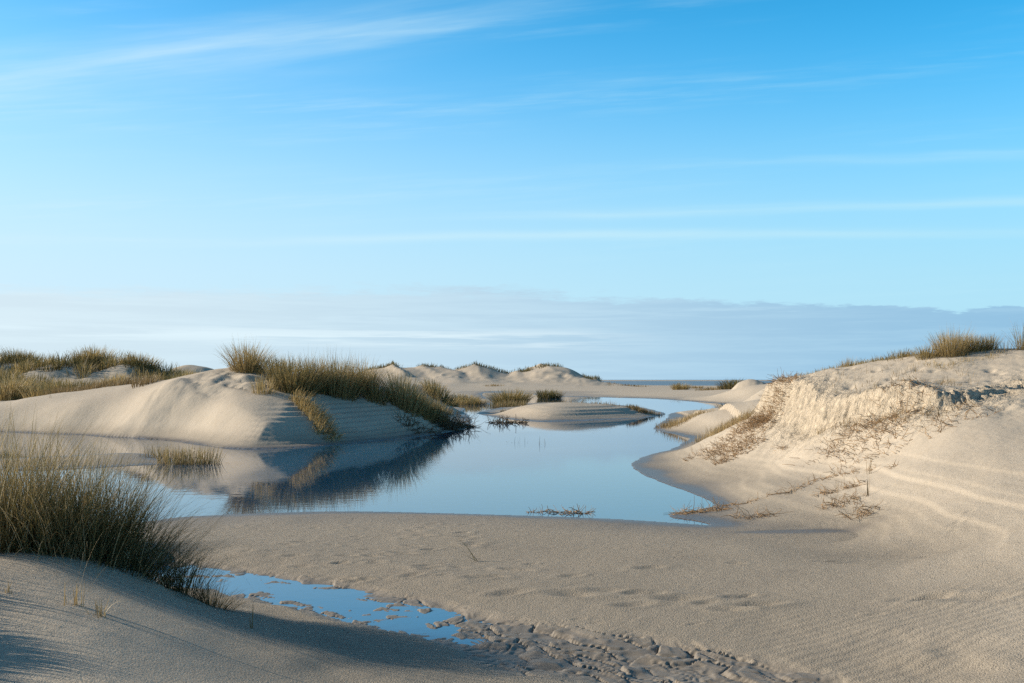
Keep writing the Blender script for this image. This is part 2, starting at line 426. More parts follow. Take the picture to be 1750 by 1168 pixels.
def land(x, y, attrs=False):
    x = np.atleast_1d(np.asarray(x, float))
    y = np.atleast_1d(np.asarray(y, float))
    r = np.hypot(x, y)
    z = spline(x, y)
    nose = (x > -11.5) & (x < -1.5) & (y > 22) & (y < 33)
    if nose.any():
        xx, yy = x[nose], y[nose]
        zb = np.mean([spline(xx + dx, yy + dy) for dx, dy in ((0, 0), (.9, 0), (-.9, 0), (0, .9), (0, -.9), (.65, .65), (-.65, .65), (.65, -.65), (-.65, -.65))], axis=0)
        kk = sst(-11.5, -9.5, xx) * sst(-1.5, -3, xx) * sst(22, 23.5, yy) * sst(33, 31, yy)
        z[nose] = z[nose] * (1 - kk) + zb * kk
    sc, scd, scdist, scpos = scarp(x, y)
    # distance to the waterline (+ on land)
    s = -poly_sd(pond_w, x, y)
    s = np.maximum(s, np.maximum(poly_sd(isl_w, x, y), poly_sd(spit_w, x, y)))
    sn = s + np.clip(.004 * r, .02, .15) * fbm(x * .9, y * .9, 3, 3)
    # far dunes
    top = np.full(x.shape, -9.0)
    for (mx, my, mz, w, st) in mound_w:
        far = (np.abs(x - mx) < 5 * w) & (np.abs(y - my) < 6 * w * st)
        if not far.any():
            continue
        xx, yy = x[far], y[far]
        wob = fbm(xx / w * .9, yy / (w * st) * 1.3, 4, 51, .5)
        q = np.sqrt(((xx - mx) / w) ** 2 + ((yy - my) / (w * st)) ** 2 + 0.01) * (1 + .6 * wob)
        prof = .55 * (.5 + .5 * np.cos(np.clip(q / 1.6, 0, 1) * math.pi)) + .45 * np.clip(1 - q / 1.5, 0, 1)
        top[far] = np.maximum(top[far], z[far] + (mz - z[far]) * prof)
    fr = (y > 150) & (y < 262)
    if fr.any():
        wx = 3.2 * fbm(x[fr] * .06, y[fr] * .06, 3, 56)
        pxx = (x[fr] + wx + (y[fr] - 212) * .22) / 212 * F_PX + 875
        hz = np.interp(pxx, [p[0] for p in RIDGE], [CAM_H + (649 - p[1]) / F_PX * 212 for p in RIDGE])
        hz = hz * (1 - .55 * np.abs(fbm(x[fr] * .10, y[fr] * .10, 5, 57, .6)) * sst(0, 14, np.abs(y[fr] - 210))) * sst(540, 620, pxx) * sst(1040, 1000, pxx)
        yy = (y[fr] - 212 + 9 * fbm(x[fr] * .07, y[fr] * .03, 3, 58)) / np.where(y[fr] < 212, 27, 26)
        top[fr] = np.maximum(top[fr], z[fr] + np.maximum(hz - z[fr], 0) * np.clip(1 - np.abs(yy), 0, 1) ** 1.25)
    z = np.maximum(z, top)
    z = z + sc
    # inside the pond the bed, outside dry land
    zin = np.minimum(z, -0.012 - 0.10 * np.minimum(-sn, 2.5))
    lo = 0.006 + 0.035 * np.clip(sn, 0, 1.2)
    zout = lo + np.maximum(z - lo, 0) * sst(-.15, 1, sn / np.interp(r, [0, 8, 25, 50, 75, 300], [.5, .5, 1.5, 1.5, 4, 8]))
    z = np.where(sn < 0, zin, zout)
    # broad undulation, dune roughness
    dune = sst(.25, .9, z) * sst(0, 2.0, s) * np.where((y > 38) & (y < 54) & (x > -4) & (x < 10), .12, 1.0)
    z = z + dune * (0.0028 * r + .02) * fbm(x / (.06 * r + .6), y / (.06 * r + .6), 4, 71)
    z = z + sst(0.0, 1.5, s) * 0.02 * fbm(x * .8, y * .8, 3, 75) * sst(40, 12, r)
    # blown, hard crust lumps on the crest of the left dune
    lump = np.exp(-(((x + 9.6) / 1.8) ** 2 + ((y - 30.6) / 1.2) ** 2)) + .8 * np.exp(-(((x + 7.9) / .8) ** 2 + ((y - 30.3) / .8) ** 2))
    z = z + lump * (0.16 * np.abs(fbm(x * .9 + y * .4, y * 1.3, 3, 81, .5)) * 2 - .06)
    # old strandlines: little terraces that follow the contour
    def terrace(z, P, k, seed, wob=.12):
        sh = .9 * fbm(x * .16, y * .16, 3, seed) * wob / .12 + wob * fbm(x * 1.5, y * 1.5, 2, seed + 3)
        q = z / P + sh
        fl = np.floor(q)
        zt = P * (fl + sst(.50, .98, q - fl) - sh)
        return z + (zt - z) * k
    mA = sst(-7.2, -5.8, x) * sst(0, -1.5, x) * sst(22, 23, y) * sst(36, 33, y) * sst(.03, .1, z) * sst(1.25, .8, z)
    z = np.where(mA > 0, terrace(z, .12, .92 * mA * np.clip(.9 + fbm(x * .7, y * .7, 2, 8), 0, 1), 90, .08), z)
    mI = sst(39, 41, y) * sst(52, 50, y) * sst(.8, 1.6, x) * sst(10, 8, x) * sst(.06, .14, z)
    z = np.where(mI > 0, terrace(z, .13, .35 * mI, 95, .012), z)
    mR = sst(1.9, 2.6, x) * sst(7.0, 8.2, y) * sst(24, 21, y) * sst(.05, .12, z) * sst(-.1, -.6, scd) * sst(1.05, .8, z)
    kR = np.clip(.05 + .4 * fbm(x * .3, y * .3, 2, 97), .0, .18) * (1 - sst(3.6, 5.2, x))
    z = np.where(mR > 0, terrace(z, .075, kR * mR, 99), z)
    mL = sst(3.2, 4.2, x) * sst(7.0, 8.0, y) * sst(-.3, -1.0, scd) * sst(20, 15, y)
    zw = z + .05 * fbm(x * .25, y * .25, 2, 111)
    for lv, lh in ((.36, .012), (.50, .020), (.56, .008), (.70, .010)):
        z = z + mL * lh * sst(-.012, .012, zw - lv) * sst(.20, .02, zw - lv)
    # scarp: runnels, clods, small pits on the bank above
    near = scdist < 3.2
    if near.any():
        xx, yy, sd = x[near], y[near], scd[near]
        face = np.exp(-((sd - .1) / .38) ** 2)
        run = np.abs(fbm(scpos[near] * 5.5, sd * .9, 4, 62, .6))
        z[near] += face * (.11 * fbm(xx * 3.2, yy * 3.2, 5, 61, .62) - .13 * np.clip(.28 - run, 0, 1))
        q = z[near] / .07 + .5 * fbm(xx * .6, yy * .6, 2, 63)
        fl = np.floor(q)
        z[near] += (.07 * (fl + sst(.35, .95, q - fl)) - .07 * q) * .55 * face
        bank = sst(-.1, .3, sd) * sst(3.0, 1.6, sd)
        f1, f2, hx, dx, dy = worley(xx * 2.6, yy * 2.6, 64)
        z[near] -= bank * .045 * np.exp(-(f1 / .17) ** 2) * (hx > .6)
        z[near] += bank * .035 * fbm(xx * 2.3 + yy, yy * 2.3 - xx * .4, 4, 66, .6)
        foot = sst(.1, -.2, sd) * sst(-1.4, -.4, sd)
        z[near] += foot * .045 * fbm(xx * 4, yy * 4, 4, 68, .6)
    # wet lobed mud along the runnel
    md, ms, mp = line_sd(MUD, x, y)
    mw = np.interp(mp, range(len(MUD_W)), MUD_W) * (1 + .35 * fbm(x * 1.7, y * 1.7, 3, 41))
    mf = sst(0, .7, mp)
    m = sst(1.0, .62, md / mw) * mf
    bz = np.interp(mp, range(len(MUD_BED)), MUD_BED)
    z = z + (np.minimum(z, bz + .03 + .06 * np.maximum(md - mw * .7, 0)) - z) * sst(3.0, 1.0, md / mw) * mf
    sel = m > 0
    mud = np.zeros_like(z)
    if sel.any():
        xx, yy = x[sel], y[sel]
        wx = xx + .16 * fbm(xx * 3.0, yy * 3.0, 3, 43)
        wy = yy + .16 * fbm(xx * 3.0, yy * 3.0, 3, 47)
        ca, sa = math.cos(.5), math.sin(.5)
        ax, ay = (wx * ca - wy * sa) * 3.6, (wx * sa + wy * ca) * 7.2
        f1, f2, hx, dx, dy = worley(ax, ay, 44)
        lobe = sst(.0, .13, f2 - f1) * (.35 + .65 * sst(-.15, .15, fbm(xx * 4, yy * 4, 2, 49) + .1))
        tilt = np.clip(-.75 * dx + .45 * dy, -.8, .8)
        g1, g2, gx, _, _ = worley(ax * 2.1 + 5, ay * 2.1, 46)
        h = lobe * (.7 + .6 * tilt + .35 * (hx - .5)) + .2 * sst(0, .3, g2 - g1) * (gx > .4)
        amp = np.interp(mp[sel], [0, 3, 5, 7, 8], [.020, .022, .030, .036, .030])
        bedz = np.interp(mp[sel], range(len(MUD_BED)), MUD_BED)
        edge = .026 * np.clip(md[sel] / mw[sel], 0, 1) ** 2
        zz = bedz + edge + amp * (h - .55)
        z[sel] = z[sel] * (1 - m[sel]) + zz * m[sel]
        mud[sel] = m[sel]
    # scuffed dimples on the flat
    for (qx, qy, sz, an) in prints_w:
        w = .10 * sz
        b = (np.abs(x - qx) < 4 * w) & (np.abs(y - qy) < 4 * w)
        if b.any():
            xx, yy = x[b] - qx, y[b] - qy
            ca, sa = math.cos(an), math.sin(an)
            e = ((xx * ca + yy * sa) / (w * 1.25)) ** 2 + ((-xx * sa + yy * ca) / (w * .62)) ** 2
            z[b] += .6 * sz * (-.028 * np.exp(-e * 1.6) + .012 * np.exp(-(np.sqrt(e) - 1.5) ** 2 * 3)) * (1 - mud[b]) * sst(.1, .5, s[b])
    # beyond the last dunes the beach runs out under the sea
    z = z - sst(228, 275, r) * (2.2 + np.maximum(z, 0))
    if not attrs:
        return z
    dis = fbm(x * .9, y * .9, 4, 21)
    wet = sst(.055, .012, z + .03 * dis) * sst(1.3, .1, s * 12 / np.maximum(r, 6))
    wet = np.maximum(wet, .5 * sst(.10, .03, z + .04 * dis) * sst(2.0, .3, s * 12 / np.maximum(r, 6)))
    wet = np.maximum(wet, mud * .62)
    inlet = np.exp(-(((x - 3.1) / .75) ** 2 + ((y - 10.95) / .16) ** 2))
    wet = np.maximum(wet, np.clip(inlet * 1.3, 0, .9))
    damp = sst(.42, .10, z + .12 * dis) * sst(60, 25, r)
    pit = sst(15, 9, r) * (1 - mud) * sst(.02, .12, s) * (.55 + .45 * sst(.55, .2, z))
    fresh = np.clip(np.exp(-((scd - .05) / .55) ** 2) * (scdist < 3), 0, 1)
    rip = sst(.9, 1.7, x) * sst(7.4, 6.2, y) * sst(.05, .35, .3 + fbm(x * .8, y * .8, 2, 23)) * (1 - mud)
    return z, dict(wet=wet, damp=damp, pit=pit, fresh=fresh, ripple=rip, s=s)


GRID = {}


def ground(x, y):
    """height of the finished sheet, read from its own grid"""
    x = np.atleast_1d(np.asarray(x, float))
    y = np.atleast_1d(np.asarray(y, float))
    R, A, Z = GRID['r'], GRID['a'], GRID['z']
    r = np.hypot(x, y)
    a = np.arctan2(x, y)
    a = np.where(a < A[0], a + 2 * math.pi, a)
    i = np.clip(np.searchsorted(R, r) - 1, 0, len(R) - 2)
    j = np.clip(np.searchsorted(A, a) - 1, 0, len(A) - 2)
    u = np.clip((r - R[i]) / (R[i + 1] - R[i]), 0, 1)
    v = np.clip((a - A[j]) / (A[j + 1] - A[j]), 0, 1)
    return (Z[i, j] * (1 - v) + Z[i, j + 1] * v) * (1 - u) + (Z[i + 1, j] * (1 - v) + Z[i + 1, j + 1] * v) * u


def ground_z(x, y):
    return float(ground(x, y)[0])


# ------------------------------------------------------------------ materials
def sand_material():
    m = bpy.data.materials.new('sand')
    m.use_nodes = True
    t = m.node_tree
    N = NT(t)
    bsdf = t.nodes['Principled BSDF']
    geo = N.n('ShaderNodeNewGeometry')
    pos = geo.outputs['Position']
    A = lambda nm: N.n('ShaderNodeAttribute', attribute_name=nm).outputs['Fac']
    wet, damp, pit, fresh, rip = (A(k) for k in ('wet', 'damp', 'pit', 'fresh', 'ripple'))
    big = N.noise(pos, .55, 5, .6)
    mid = N.noise(pos, 4.5, 4, .6)
    grain = N.noise(pos, 190.0, 2, .7)
    dry = N.mix(big, (.385, .335, .262, 1), (.47, .412, .328, 1))
    dry = N.mix(N.m('MULTIPLY', N.sstep(mid, .45, .75), .25), dry, (.40, .33, .24, 1))
    dry = N.mix(N.m('MULTIPLY', fresh, .6), dry, (.58, .49, .36, 1))
    dmp = N.mix(big, (.285, .25, .195, 1), (.36, .315, .25, 1))
    c = N.mix(damp, dry, dmp)
    c = N.mix(wet, c, (.125, .108, .088, 1))
    c = N.mix(.28, c, N.mix(N.sstep(grain, .3, .7), (.45, .43, .40, 1), (1.55, 1.55, 1.55, 1)), 'MULTIPLY')
    patch = N.noise(pos, 1.6, 5, .65)
    c = N.mix(N.m('MULTIPLY', N.sstep(patch, .52, .72), N.m('MULTIPLY', damp, .28)), c, (.22, .19, .155, 1))
    t.links.new(c, bsdf.inputs['Base Color'])
    t.links.new(N.m('MULTIPLY_ADD', wet, -.52, .93), bsdf.inputs['Roughness'])
    t.links.new(N.m('MULTIPLY_ADD', wet, .35, .12), bsdf.inputs['Specular IOR Level'])
    # relief too fine for the mesh: rain-pitted crust, wind ripples, fine grain
    p1 = N.noise(pos, 85.0, 3, .7, 0.0)
    p2 = N.noise(pos, 9.0, 4, .6)
    h = N.m('MULTIPLY', N.m('MULTIPLY', p1, .016), N.m('ADD', pit, .10))
    h = N.m('ADD', h, N.m('MULTIPLY', p2, N.m('MULTIPLY_ADD', pit, .006, .012)))
    wv = N.n('ShaderNodeTexWave', wave_type='BANDS', bands_direction='Y', wave_profile='SIN')
    mp = N.n('ShaderNodeMapping')
    mp.inputs['Rotation'].default_value = (0, 0, -.42)
    t.links.new(pos, mp.inputs[0])
    t.links.new(mp.outputs[0], wv.inputs['Vector'])
    wv.inputs['Scale'].default_value = 3.4
    wv.inputs['Distortion'].default_value = 2.6
    wv.inputs['Detail'].default_value = 3
    wv.inputs['Detail Scale'].default_value = .9
    h = N.m('ADD', h, N.m('MULTIPLY', N.m('MULTIPLY', wv.outputs['Fac'], rip), .0055))
    crum = N.noise(pos, 7.5, 5, .72, .8)
    h = N.m('ADD', h, N.m('MULTIPLY', N.m('MULTIPLY', crum, fresh), .12))
    h = N.m('MULTIPLY', h, N.m('MULTIPLY_ADD', wet, -.75, 1.0))
    bp = N.n('ShaderNodeBump')
    bp.inputs['Strength'].default_value = 1.0
    bp.inputs['Distance'].default_value = 1.0
    t.links.new(h, bp.inputs['Height'])
    t.links.new(bp.outputs[0], bsdf.inputs['Normal'])
    return m


def water_material(name, base, rough, bump, sx, sy):
    m = bpy.data.materials.new(name)
    m.use_nodes = True
    t = m.node_tree
    N = NT(t)
    b = t.nodes['Principled BSDF']
    b.inputs['Base Color'].default_value = base + (1,)
    b.inputs['Roughness'].default_value = rough
    b.inputs['IOR'].default_value = 1.45
    b.inputs['Specular IOR Level'].default_value = .5
    geo = N.n('ShaderNodeNewGeometry')
    mp = N.n('ShaderNodeMapping')
    mp.inputs['Scale'].default_value = (sx, sy, 1)
    t.links.new(geo.outputs['Position'], mp.inputs[0])
    n1 = N.noise(mp.outputs[0], 1.0, 3, .55, .3)
    n2 = N.noise(geo.outputs['Position'], .18, 2, .5)
    bp = N.n('ShaderNodeBump')
    bp.inputs['Strength'].default_value = 1.0
    bp.inputs['Distance'].default_value = 1.0
    t.links.new(N.m('MULTIPLY', N.m('MULTIPLY', n1, N.sstep(n2, .38, .68, .35, 1.0)), bump), bp.inputs['Height'])
    t.links.new(bp.outputs[0], b.inputs['Normal'])
    return m


def blade_material(name, stops, rough=.6, trans=.35):
    """stops: colour ramp over the blade's own tint value"""
    m = bpy.data.materials.new(name)
    m.use_nodes = True
    t = m.node_tree
    N = NT(t)
    b = t.nodes['Principled BSDF']
    out = [n for n in t.nodes if n.type == 'OUTPUT_MATERIAL'][0]
    a = N.n('ShaderNodeAttribute', attribute_name='tint')
    oi = N.n('ShaderNodeObjectInfo')
    ramp = N.n('ShaderNodeValToRGB')
    el = ramp.color_ramp.elements
    while len(el) < len(stops):
        el.new(.5)
    for e, (p, c) in zip(el, stops):
        e.position = p
        e.color = c + (1,)
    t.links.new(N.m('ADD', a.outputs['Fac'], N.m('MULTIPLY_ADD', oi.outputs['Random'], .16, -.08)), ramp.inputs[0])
    t.links.new(ramp.outputs[0], b.inputs['Base Color'])
    b.inputs['Roughness'].default_value = rough
    b.inputs['Specular IOR Level'].default_value = .3
    tr = N.n('ShaderNodeBsdfTranslucent')
    t.links.new(ramp.outputs[0], tr.inputs[0])
    mx = N.n('ShaderNodeMixShader')
    mx.inputs[0].default_value = trans
    t.links.new(b.outputs[0], mx.inputs[1])
    t.links.new(tr.outputs[0], mx.inputs[2])
    t.links.new(mx.outputs[0], out.inputs[0])
    return m


M_SAND = sand_material()
M_WATER = water_material('pond_water', (.008, .055, .115), .008, .0014, 2.2, 5.0)
M_PUDDLE = water_material('puddle_water', (.025, .11, .21), .02, .0012, 3.0, 5.0)
M_SEA = water_material('sea_water', (.12, .135, .15), .4, .25, .05, .2)
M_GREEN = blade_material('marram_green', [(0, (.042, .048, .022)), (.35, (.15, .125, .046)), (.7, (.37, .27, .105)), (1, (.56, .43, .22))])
M_DRY = blade_material('marram_dry', [(0, (.10, .07, .035)), (.4, (.26, .185, .085)), (.75, (.44, .33, .16)), (1, (.62, .52, .33))])
M_DARK = blade_material('dead_stems', [(0, (.045, .035, .022)), (.5, (.11, .08, .045)), (1, (.24, .18, .10))], .7, .15)
M_ROOT = blade_material('dead_roots', [(0, (.15, .085, .04)), (.5, (.32, .20, .10)), (1, (.50, .36, .21))], .8, .1)


def tag(o, label=None, cat=None, group=None, kind=None):
    for k, v in (('label', label), ('category', cat), ('group', group), ('kind', kind)):
        if v:
            o[k] = v
    return o


# ------------------------------------------------------------------ ground: one continuous sheet, laid out finer where it is near
def build_ground():
    rings = [0.0]
    r = .8
    while r < 9000:
        rings.append(r)
        f = .05 if r < 3.2 else (.0036 if r < 23 else (.0044 if r < 50 else (.0075 if r < 80 else (.011 if r < 290 else .12))))
        r *= 1 + f
    rings = np.array(rings)
    half = math.radians(30)
    fine = np.linspace(-half, half, 680)
    out = np.linspace(half, 2 * math.pi - half, 60)[1:-1]
    ang = np.concatenate([fine, out])
    na, nr = len(ang), len(rings)
    R_, A_ = np.meshgrid(rings, ang, indexing='ij')
    X, Y = R_ * np.sin(A_), R_ * np.cos(A_)
    x, y = X.ravel(), Y.ravel()
    z, at_ = land(x, y, True)
    Z = z.reshape(nr, na)
    Z[0, :] = Z[0].mean()
    GRID.update(r=rings, a=ang, z=Z)
    # normals of the whole sheet, so that pieces of it join without a seam
    P = np.stack([X, Y, Z], -1)
    da = np.roll(P, -1, 1) - np.roll(P, 1, 1)
    dr = np.empty_like(P)
    dr[1:-1] = P[2:] - P[:-2]
    dr[0] = P[1] - P[0]
    dr[-1] = P[-1] - P[-2]
    nrm = np.cross(da, dr)
    ln = np.linalg.norm(nrm, axis=-1, keepdims=True)
    nrm = np.where(ln > 1e-12, nrm / np.maximum(ln, 1e-12), [0, 0, 1.0])
    nrm = np.where(nrm[..., 2:] < 0, -nrm, nrm)
    nrm = nrm.reshape(-1, 3)
    P = P.reshape(-1, 3)
    # which landform a face belongs to
    reg = np.zeros(len(x), int)
    rr = np.hypot(x, y)
    reg[(x < .6) & (y > 21) & (y < 43) & (rr < 47) & (z > .03) & (poly_sd(spit_w, x, y) < -.5)] = 1
    reg[(x > 1.9) & (y > 8) & (y < 34) & (z > .16 + .0 * x) & (x > 2.2)] = 2
    reg[poly_sd(isl_w, x, y) > -.05] = 3
    reg[(rr > 47) & (rr < 76) & (x < 0) & (z > .8) & (x < -.22 * y)] = 4
    reg[(rr > 76) & (rr < 270) & (z > 1.0)] = 5
    reg[(x < -.4) & (y < 9) & (z > .12) & (rr > 2.5)] = 6
    i, j = np.meshgrid(np.arange(nr - 1), np.arange(na), indexing='ij')
    j2 = (j + 1) % na
    quads = np.stack([i * na + j, i * na + j2, (i + 1) * na + j2, (i + 1) * na + j], -1).reshape(-1, 4)
    freg = reg[quads[:, 2]]
    names = [('ground', 'damp grey-beige sand flat around the ponds, pitted and scuffed'),
             ('dune', 'rounded pale sand dune left of the pond with grass on its crest'),
             ('dune', 'eroded sunlit sand dune at the right with a crumbling bank'),
             ('sandbar', 'low sand island in the pond with shaded terraced face'),
             ('dune', 'grassy shaded dunes at the far left behind the rounded dune'),
             ('dune', 'pale bare dune ridge on the horizon in the middle'),
             ('dune', 'shaded sand hump in the left foreground below the tall grass')]
    for k, (nm, lab) in enumerate(names):
        q = quads[freg == k]
        if len(q) == 0:
            continue
        used, inv = np.unique(q, return_inverse=True)
        q = inv.reshape(-1, 4)
        me = bpy.data.meshes.new(nm)
        me.vertices.add(len(used))
        me.vertices.foreach_set('co', P[used].astype(np.float32).ravel())
        me.loops.add(len(q) * 4)
        me.loops.foreach_set('vertex_index', q.astype(np.int32).ravel())
        me.polygons.add(len(q))
        me.polygons.foreach_set('loop_start', np.arange(0, len(q) * 4, 4, dtype=np.int32))
        me.update(calc_edges=True)
        me.polygons.foreach_set('use_smooth', np.ones(len(q), bool))
        for an in ('wet', 'damp', 'pit', 'fresh', 'ripple'):
            a = me.attributes.new(an, 'FLOAT', 'POINT')
            a.data.foreach_set('value', at_[an][used].astype(np.float32))
        me.normals_split_custom_set_from_vertices(nrm[used].tolist())
        me.materials.append(M_SAND)
        o = bpy.data.objects.new(nm, me)
        COL.objects.link(o)
        tag(o, lab, nm, kind='structure')


build_ground()


def sheet(name, x0, x1, y0, y1, z, mat, label):
    me = bpy.data.meshes.new(name)
    me.from_pydata([(x0, y0, z), (x1, y0, z), (x1, y1, z), (x0, y1, z)], [], [(0, 1, 2, 3)])
    me.materials.append(mat)
    o = bpy.data.objects.new(name, me)
    COL.objects.link(o)
    return tag(o, label, name, kind='structure')


sheet('pond', -45, 40, 9.6, 130, 0.0, M_WATER, 'still blue pond between the dunes mirroring sky and grass')
sheet('puddle', -8, 3.5, 4.0, 9.595, 0.0, M_PUDDLE, 'narrow blue puddle in the wet foreground sand')
sheet('sea', -9000, 9000, 200, 9000, -0.5, M_SEA, 'strip of grey-blue sea along the horizon')

# ------------------------------------------------------------------ plants: helpers
DS = np.geomspace(3.2, 260.0, 900)


def hit(px, py):
    """the ground point seen at a photo pixel"""
    a = (px - 875.0) / F_PX
    b = (584.0 - py) / F_PX
    vy, vz = CP - b * SP, SP + b * CP
    zz = np.maximum(ground(a / vy * DS, DS), 0.0)
    below = np.nonzero(CAM_H + vz / vy * DS < zz)[0]
    d = float(DS[below[0]]) if len(below) else 120.0
    return (a / vy * d, d)


def spot(px, d):
    return ((px - 875.0) / F_PX * d, d)


class Geo:
    """collects blades and stems; build() links them as one mesh object"""
    def __init__(self):
        self.v, self.f3, self.f4, self.t, self.n = [], [], [], [], 0

    def blades(self, bx, by, bz, length, phi, a0, bend, width, tint, segs=4, tip_tint=.12, droop=None):
        n = len(bx)
        p = np.stack([bx, by, bz], -1)
        hd = np.stack([np.cos(phi), np.sin(phi), np.zeros(n)], -1)
        tw = phi + math.pi / 2 + rng.uniform(-.9, .9, n)
        wd = np.stack([np.cos(tw), np.sin(tw), np.zeros(n)], -1)
        rows, tt = [], []
        for k in range(segs):
            u = k / segs
            w = (width * (1 - .75 * u ** 1.6) * .5)[:, None]
            rows += [p - wd * w, p + wd * w]
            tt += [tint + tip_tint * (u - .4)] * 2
            ang = a0 + bend * ((k + .5) / segs) ** 1.5
            p = p + (hd * np.sin(ang)[:, None] + np.array([0, 0, 1.0]) * np.cos(ang)[:, None]) * (length / segs)[:, None]
        rows.append(p)
        tt.append(tint + tip_tint * .6)
        V = np.stack(rows, 1)
        T = np.stack(tt, 1)
        m = 2 * segs + 1
        base = self.n + np.arange(n)[:, None] * m
        for k in range(segs - 1):
            self.f4.append(base + np.array([2 * k, 2 * k + 1, 2 * k + 3, 2 * k + 2]))
        self.f3.append(base + np.array([2 * segs - 2, 2 * segs - 1, 2 * segs]))
        self.v.append(V.reshape(-1, 3))
        self.t.append(T.reshape(-1))
        self.n += n * m

    def stem(self, pts, r0, r1, tint, sides=4):
        pts = np.array(pts, float)
        n = len(pts)
        d = np.gradient(pts, axis=0)
        d /= np.linalg.norm(d, axis=1, keepdims=True) + 1e-9
        up = np.where(np.abs(d[:, 2:]) > .85, np.array([[1.0, 0, 0]]), np.array([[0, 0, 1.0]]))
        a = np.cross(d, up)
        a /= np.linalg.norm(a, axis=1, keepdims=True) + 1e-9
        b = np.cross(d, a)
        r = np.linspace(r0, r1, n)[:, None]
        for k in range(sides):
            q = 2 * math.pi * k / sides
            self.v.append(pts + (a * math.cos(q) + b * math.sin(q)) * r)
        self.t.append(np.full(n * sides, tint))
        i = np.arange(n - 1)
        for k in range(sides):
            k2 = (k + 1) % sides
            self.f4.append(self.n + np.stack([k * n + i, k2 * n + i, k2 * n + i + 1, k * n + i + 1], -1))
        self.f4.append(self.n + np.array([[k * n for k in range(4)]]) if sides == 4 else np.zeros((0, 4), int))
        self.f4.append(self.n + np.array([[k * n + n - 1 for k in range(3, -1, -1)]]) if sides == 4 else np.zeros((0, 4), int))
        self.n += n * sides

    def build(self, name, mat, parent=None, origin=(0, 0, 0)):
        V = np.vstack(self.v) - np.array(origin)
        F4 = np.vstack(self.f4).astype(np.int32) if self.f4 else np.zeros((0, 4), np.int32)
        F3 = np.vstack(self.f3).astype(np.int32) if self.f3 else np.zeros((0, 3), np.int32)
        me = bpy.data.meshes.new(name)
        me.vertices.add(len(V))
        me.vertices.foreach_set('co', V.astype(np.float32).ravel())
        me.loops.add(F4.size + F3.size)
        me.loops.foreach_set('vertex_index', np.concatenate([F4.ravel(), F3.ravel()]))
        me.polygons.add(len(F4) + len(F3))
        st = np.concatenate([np.arange(len(F4)) * 4, F4.size + np.arange(len(F3)) * 3]).astype(np.int32)
        me.polygons.foreach_set('loop_start', st)
        me.update(calc_edges=True)
        a = me.attributes.new('tint', 'FLOAT', 'POINT')
        a.data.foreach_set('value', np.clip(np.concatenate(self.t), 0, 1).astype(np.float32))
        me.materials.append(mat)
        o = bpy.data.objects.new(name, me)
        COL.objects.link(o)
        if parent is not None:
            o.parent = parent
        else:
            o.location = origin
        return o


def root(name, x, y, label, cat, group=None, z=None):
    o = bpy.data.objects.new(name, None)
    o.empty_display_size = .1
    COL.objects.link(o)
    o.location = (x, y, max(ground_z(x, y), 0.0) if z is None else z)
    return tag(o, label, cat, group)


def fan(g, cx, cy, n, rad, h, lean=(0, 0), spread=.5, bend=.5, width=.006, tint=(.3, .6), segs=4, hvar=.35, rz=1.0, sink=.02, tip=.25):
    """n blades rising from a disc round (cx, cy), fanning outwards"""
    if n <= 0:
        return
    q = rng.uniform(0, 2 * math.pi, n)
    r = rad * np.sqrt(rng.uniform(0, 1, n))
    bx, by = cx + r * np.cos(q), cy + r * np.sin(q) * rz
    bz = np.maximum(ground(bx, by), -.05) - sink
    ox = np.cos(q) * (r / rad) * spread + lean[0] + rng.normal(0, .16, n)
    oy = np.sin(q) * (r / rad) * spread + lean[1] + rng.normal(0, .16, n)
    phi = np.arctan2(oy, ox)
    a0 = np.clip(np.hypot(ox, oy), 0, 1.2)
    g.blades(bx, by, bz, h * rng.uniform(1 - hvar, 1 + hvar * .35, n), phi, a0 * .75, bend * rng.uniform(.2, 1.5, n) * (.4 + a0),
             width * rng.uniform(.7, 1.3, n), rng.uniform(tint[0], tint[1], n), segs, tip)


def tussock(x, y, label, n_green=260, n_dry=110, rad=.3, h=.7, lean=(.08, 0), spread=.55, bend=.6, width=.010, gt=(.15, .6), dt=(.3, .8), name='marram_tussock', cat='grass tussock', group=None, stalks=0, segs=4, rz=1.0):
    o = root(name, x, y, label, cat, group)
    loc = tuple(o.location)
    if n_green:
        g = Geo()
        fan(g, x, y, n_green, rad, h, lean, spread, bend, width, gt, segs, rz=rz)
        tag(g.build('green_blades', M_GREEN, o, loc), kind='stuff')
    if n_dry:
        g = Geo()
        fan(g, x, y, n_dry, rad * 1.05, h * .95, lean, spread * 1.25, bend * 1.3, width * .9, dt, segs, hvar=.5, rz=rz)
        tag(g.build('dry_blades', M_DRY, o, loc), kind='stuff')
    if stalks:
        g = Geo()
        fan(g, x, y, stalks, rad * .8, h * 1.3, lean, spread * .4, .15, width * .7, (.35, .7), segs, hvar=.15, rz=rz)
        tag(g.build('seed_stalks', M_DRY, o, loc), kind='stuff')
    return o


def scatter(poly, n, seed):
    r_ = np.random.default_rng(seed)
    P = np.array(poly)
    lo, hi = P.min(0), P.max(0)
    out = np.zeros((0, 2))
    while len(out) < n:
        q = r_.uniform(lo, hi, (n * 3, 2))
        out = np.vstack([out, q[poly_sd(poly, q[:, 0], q[:, 1]) > 0]])
    return out[:n]


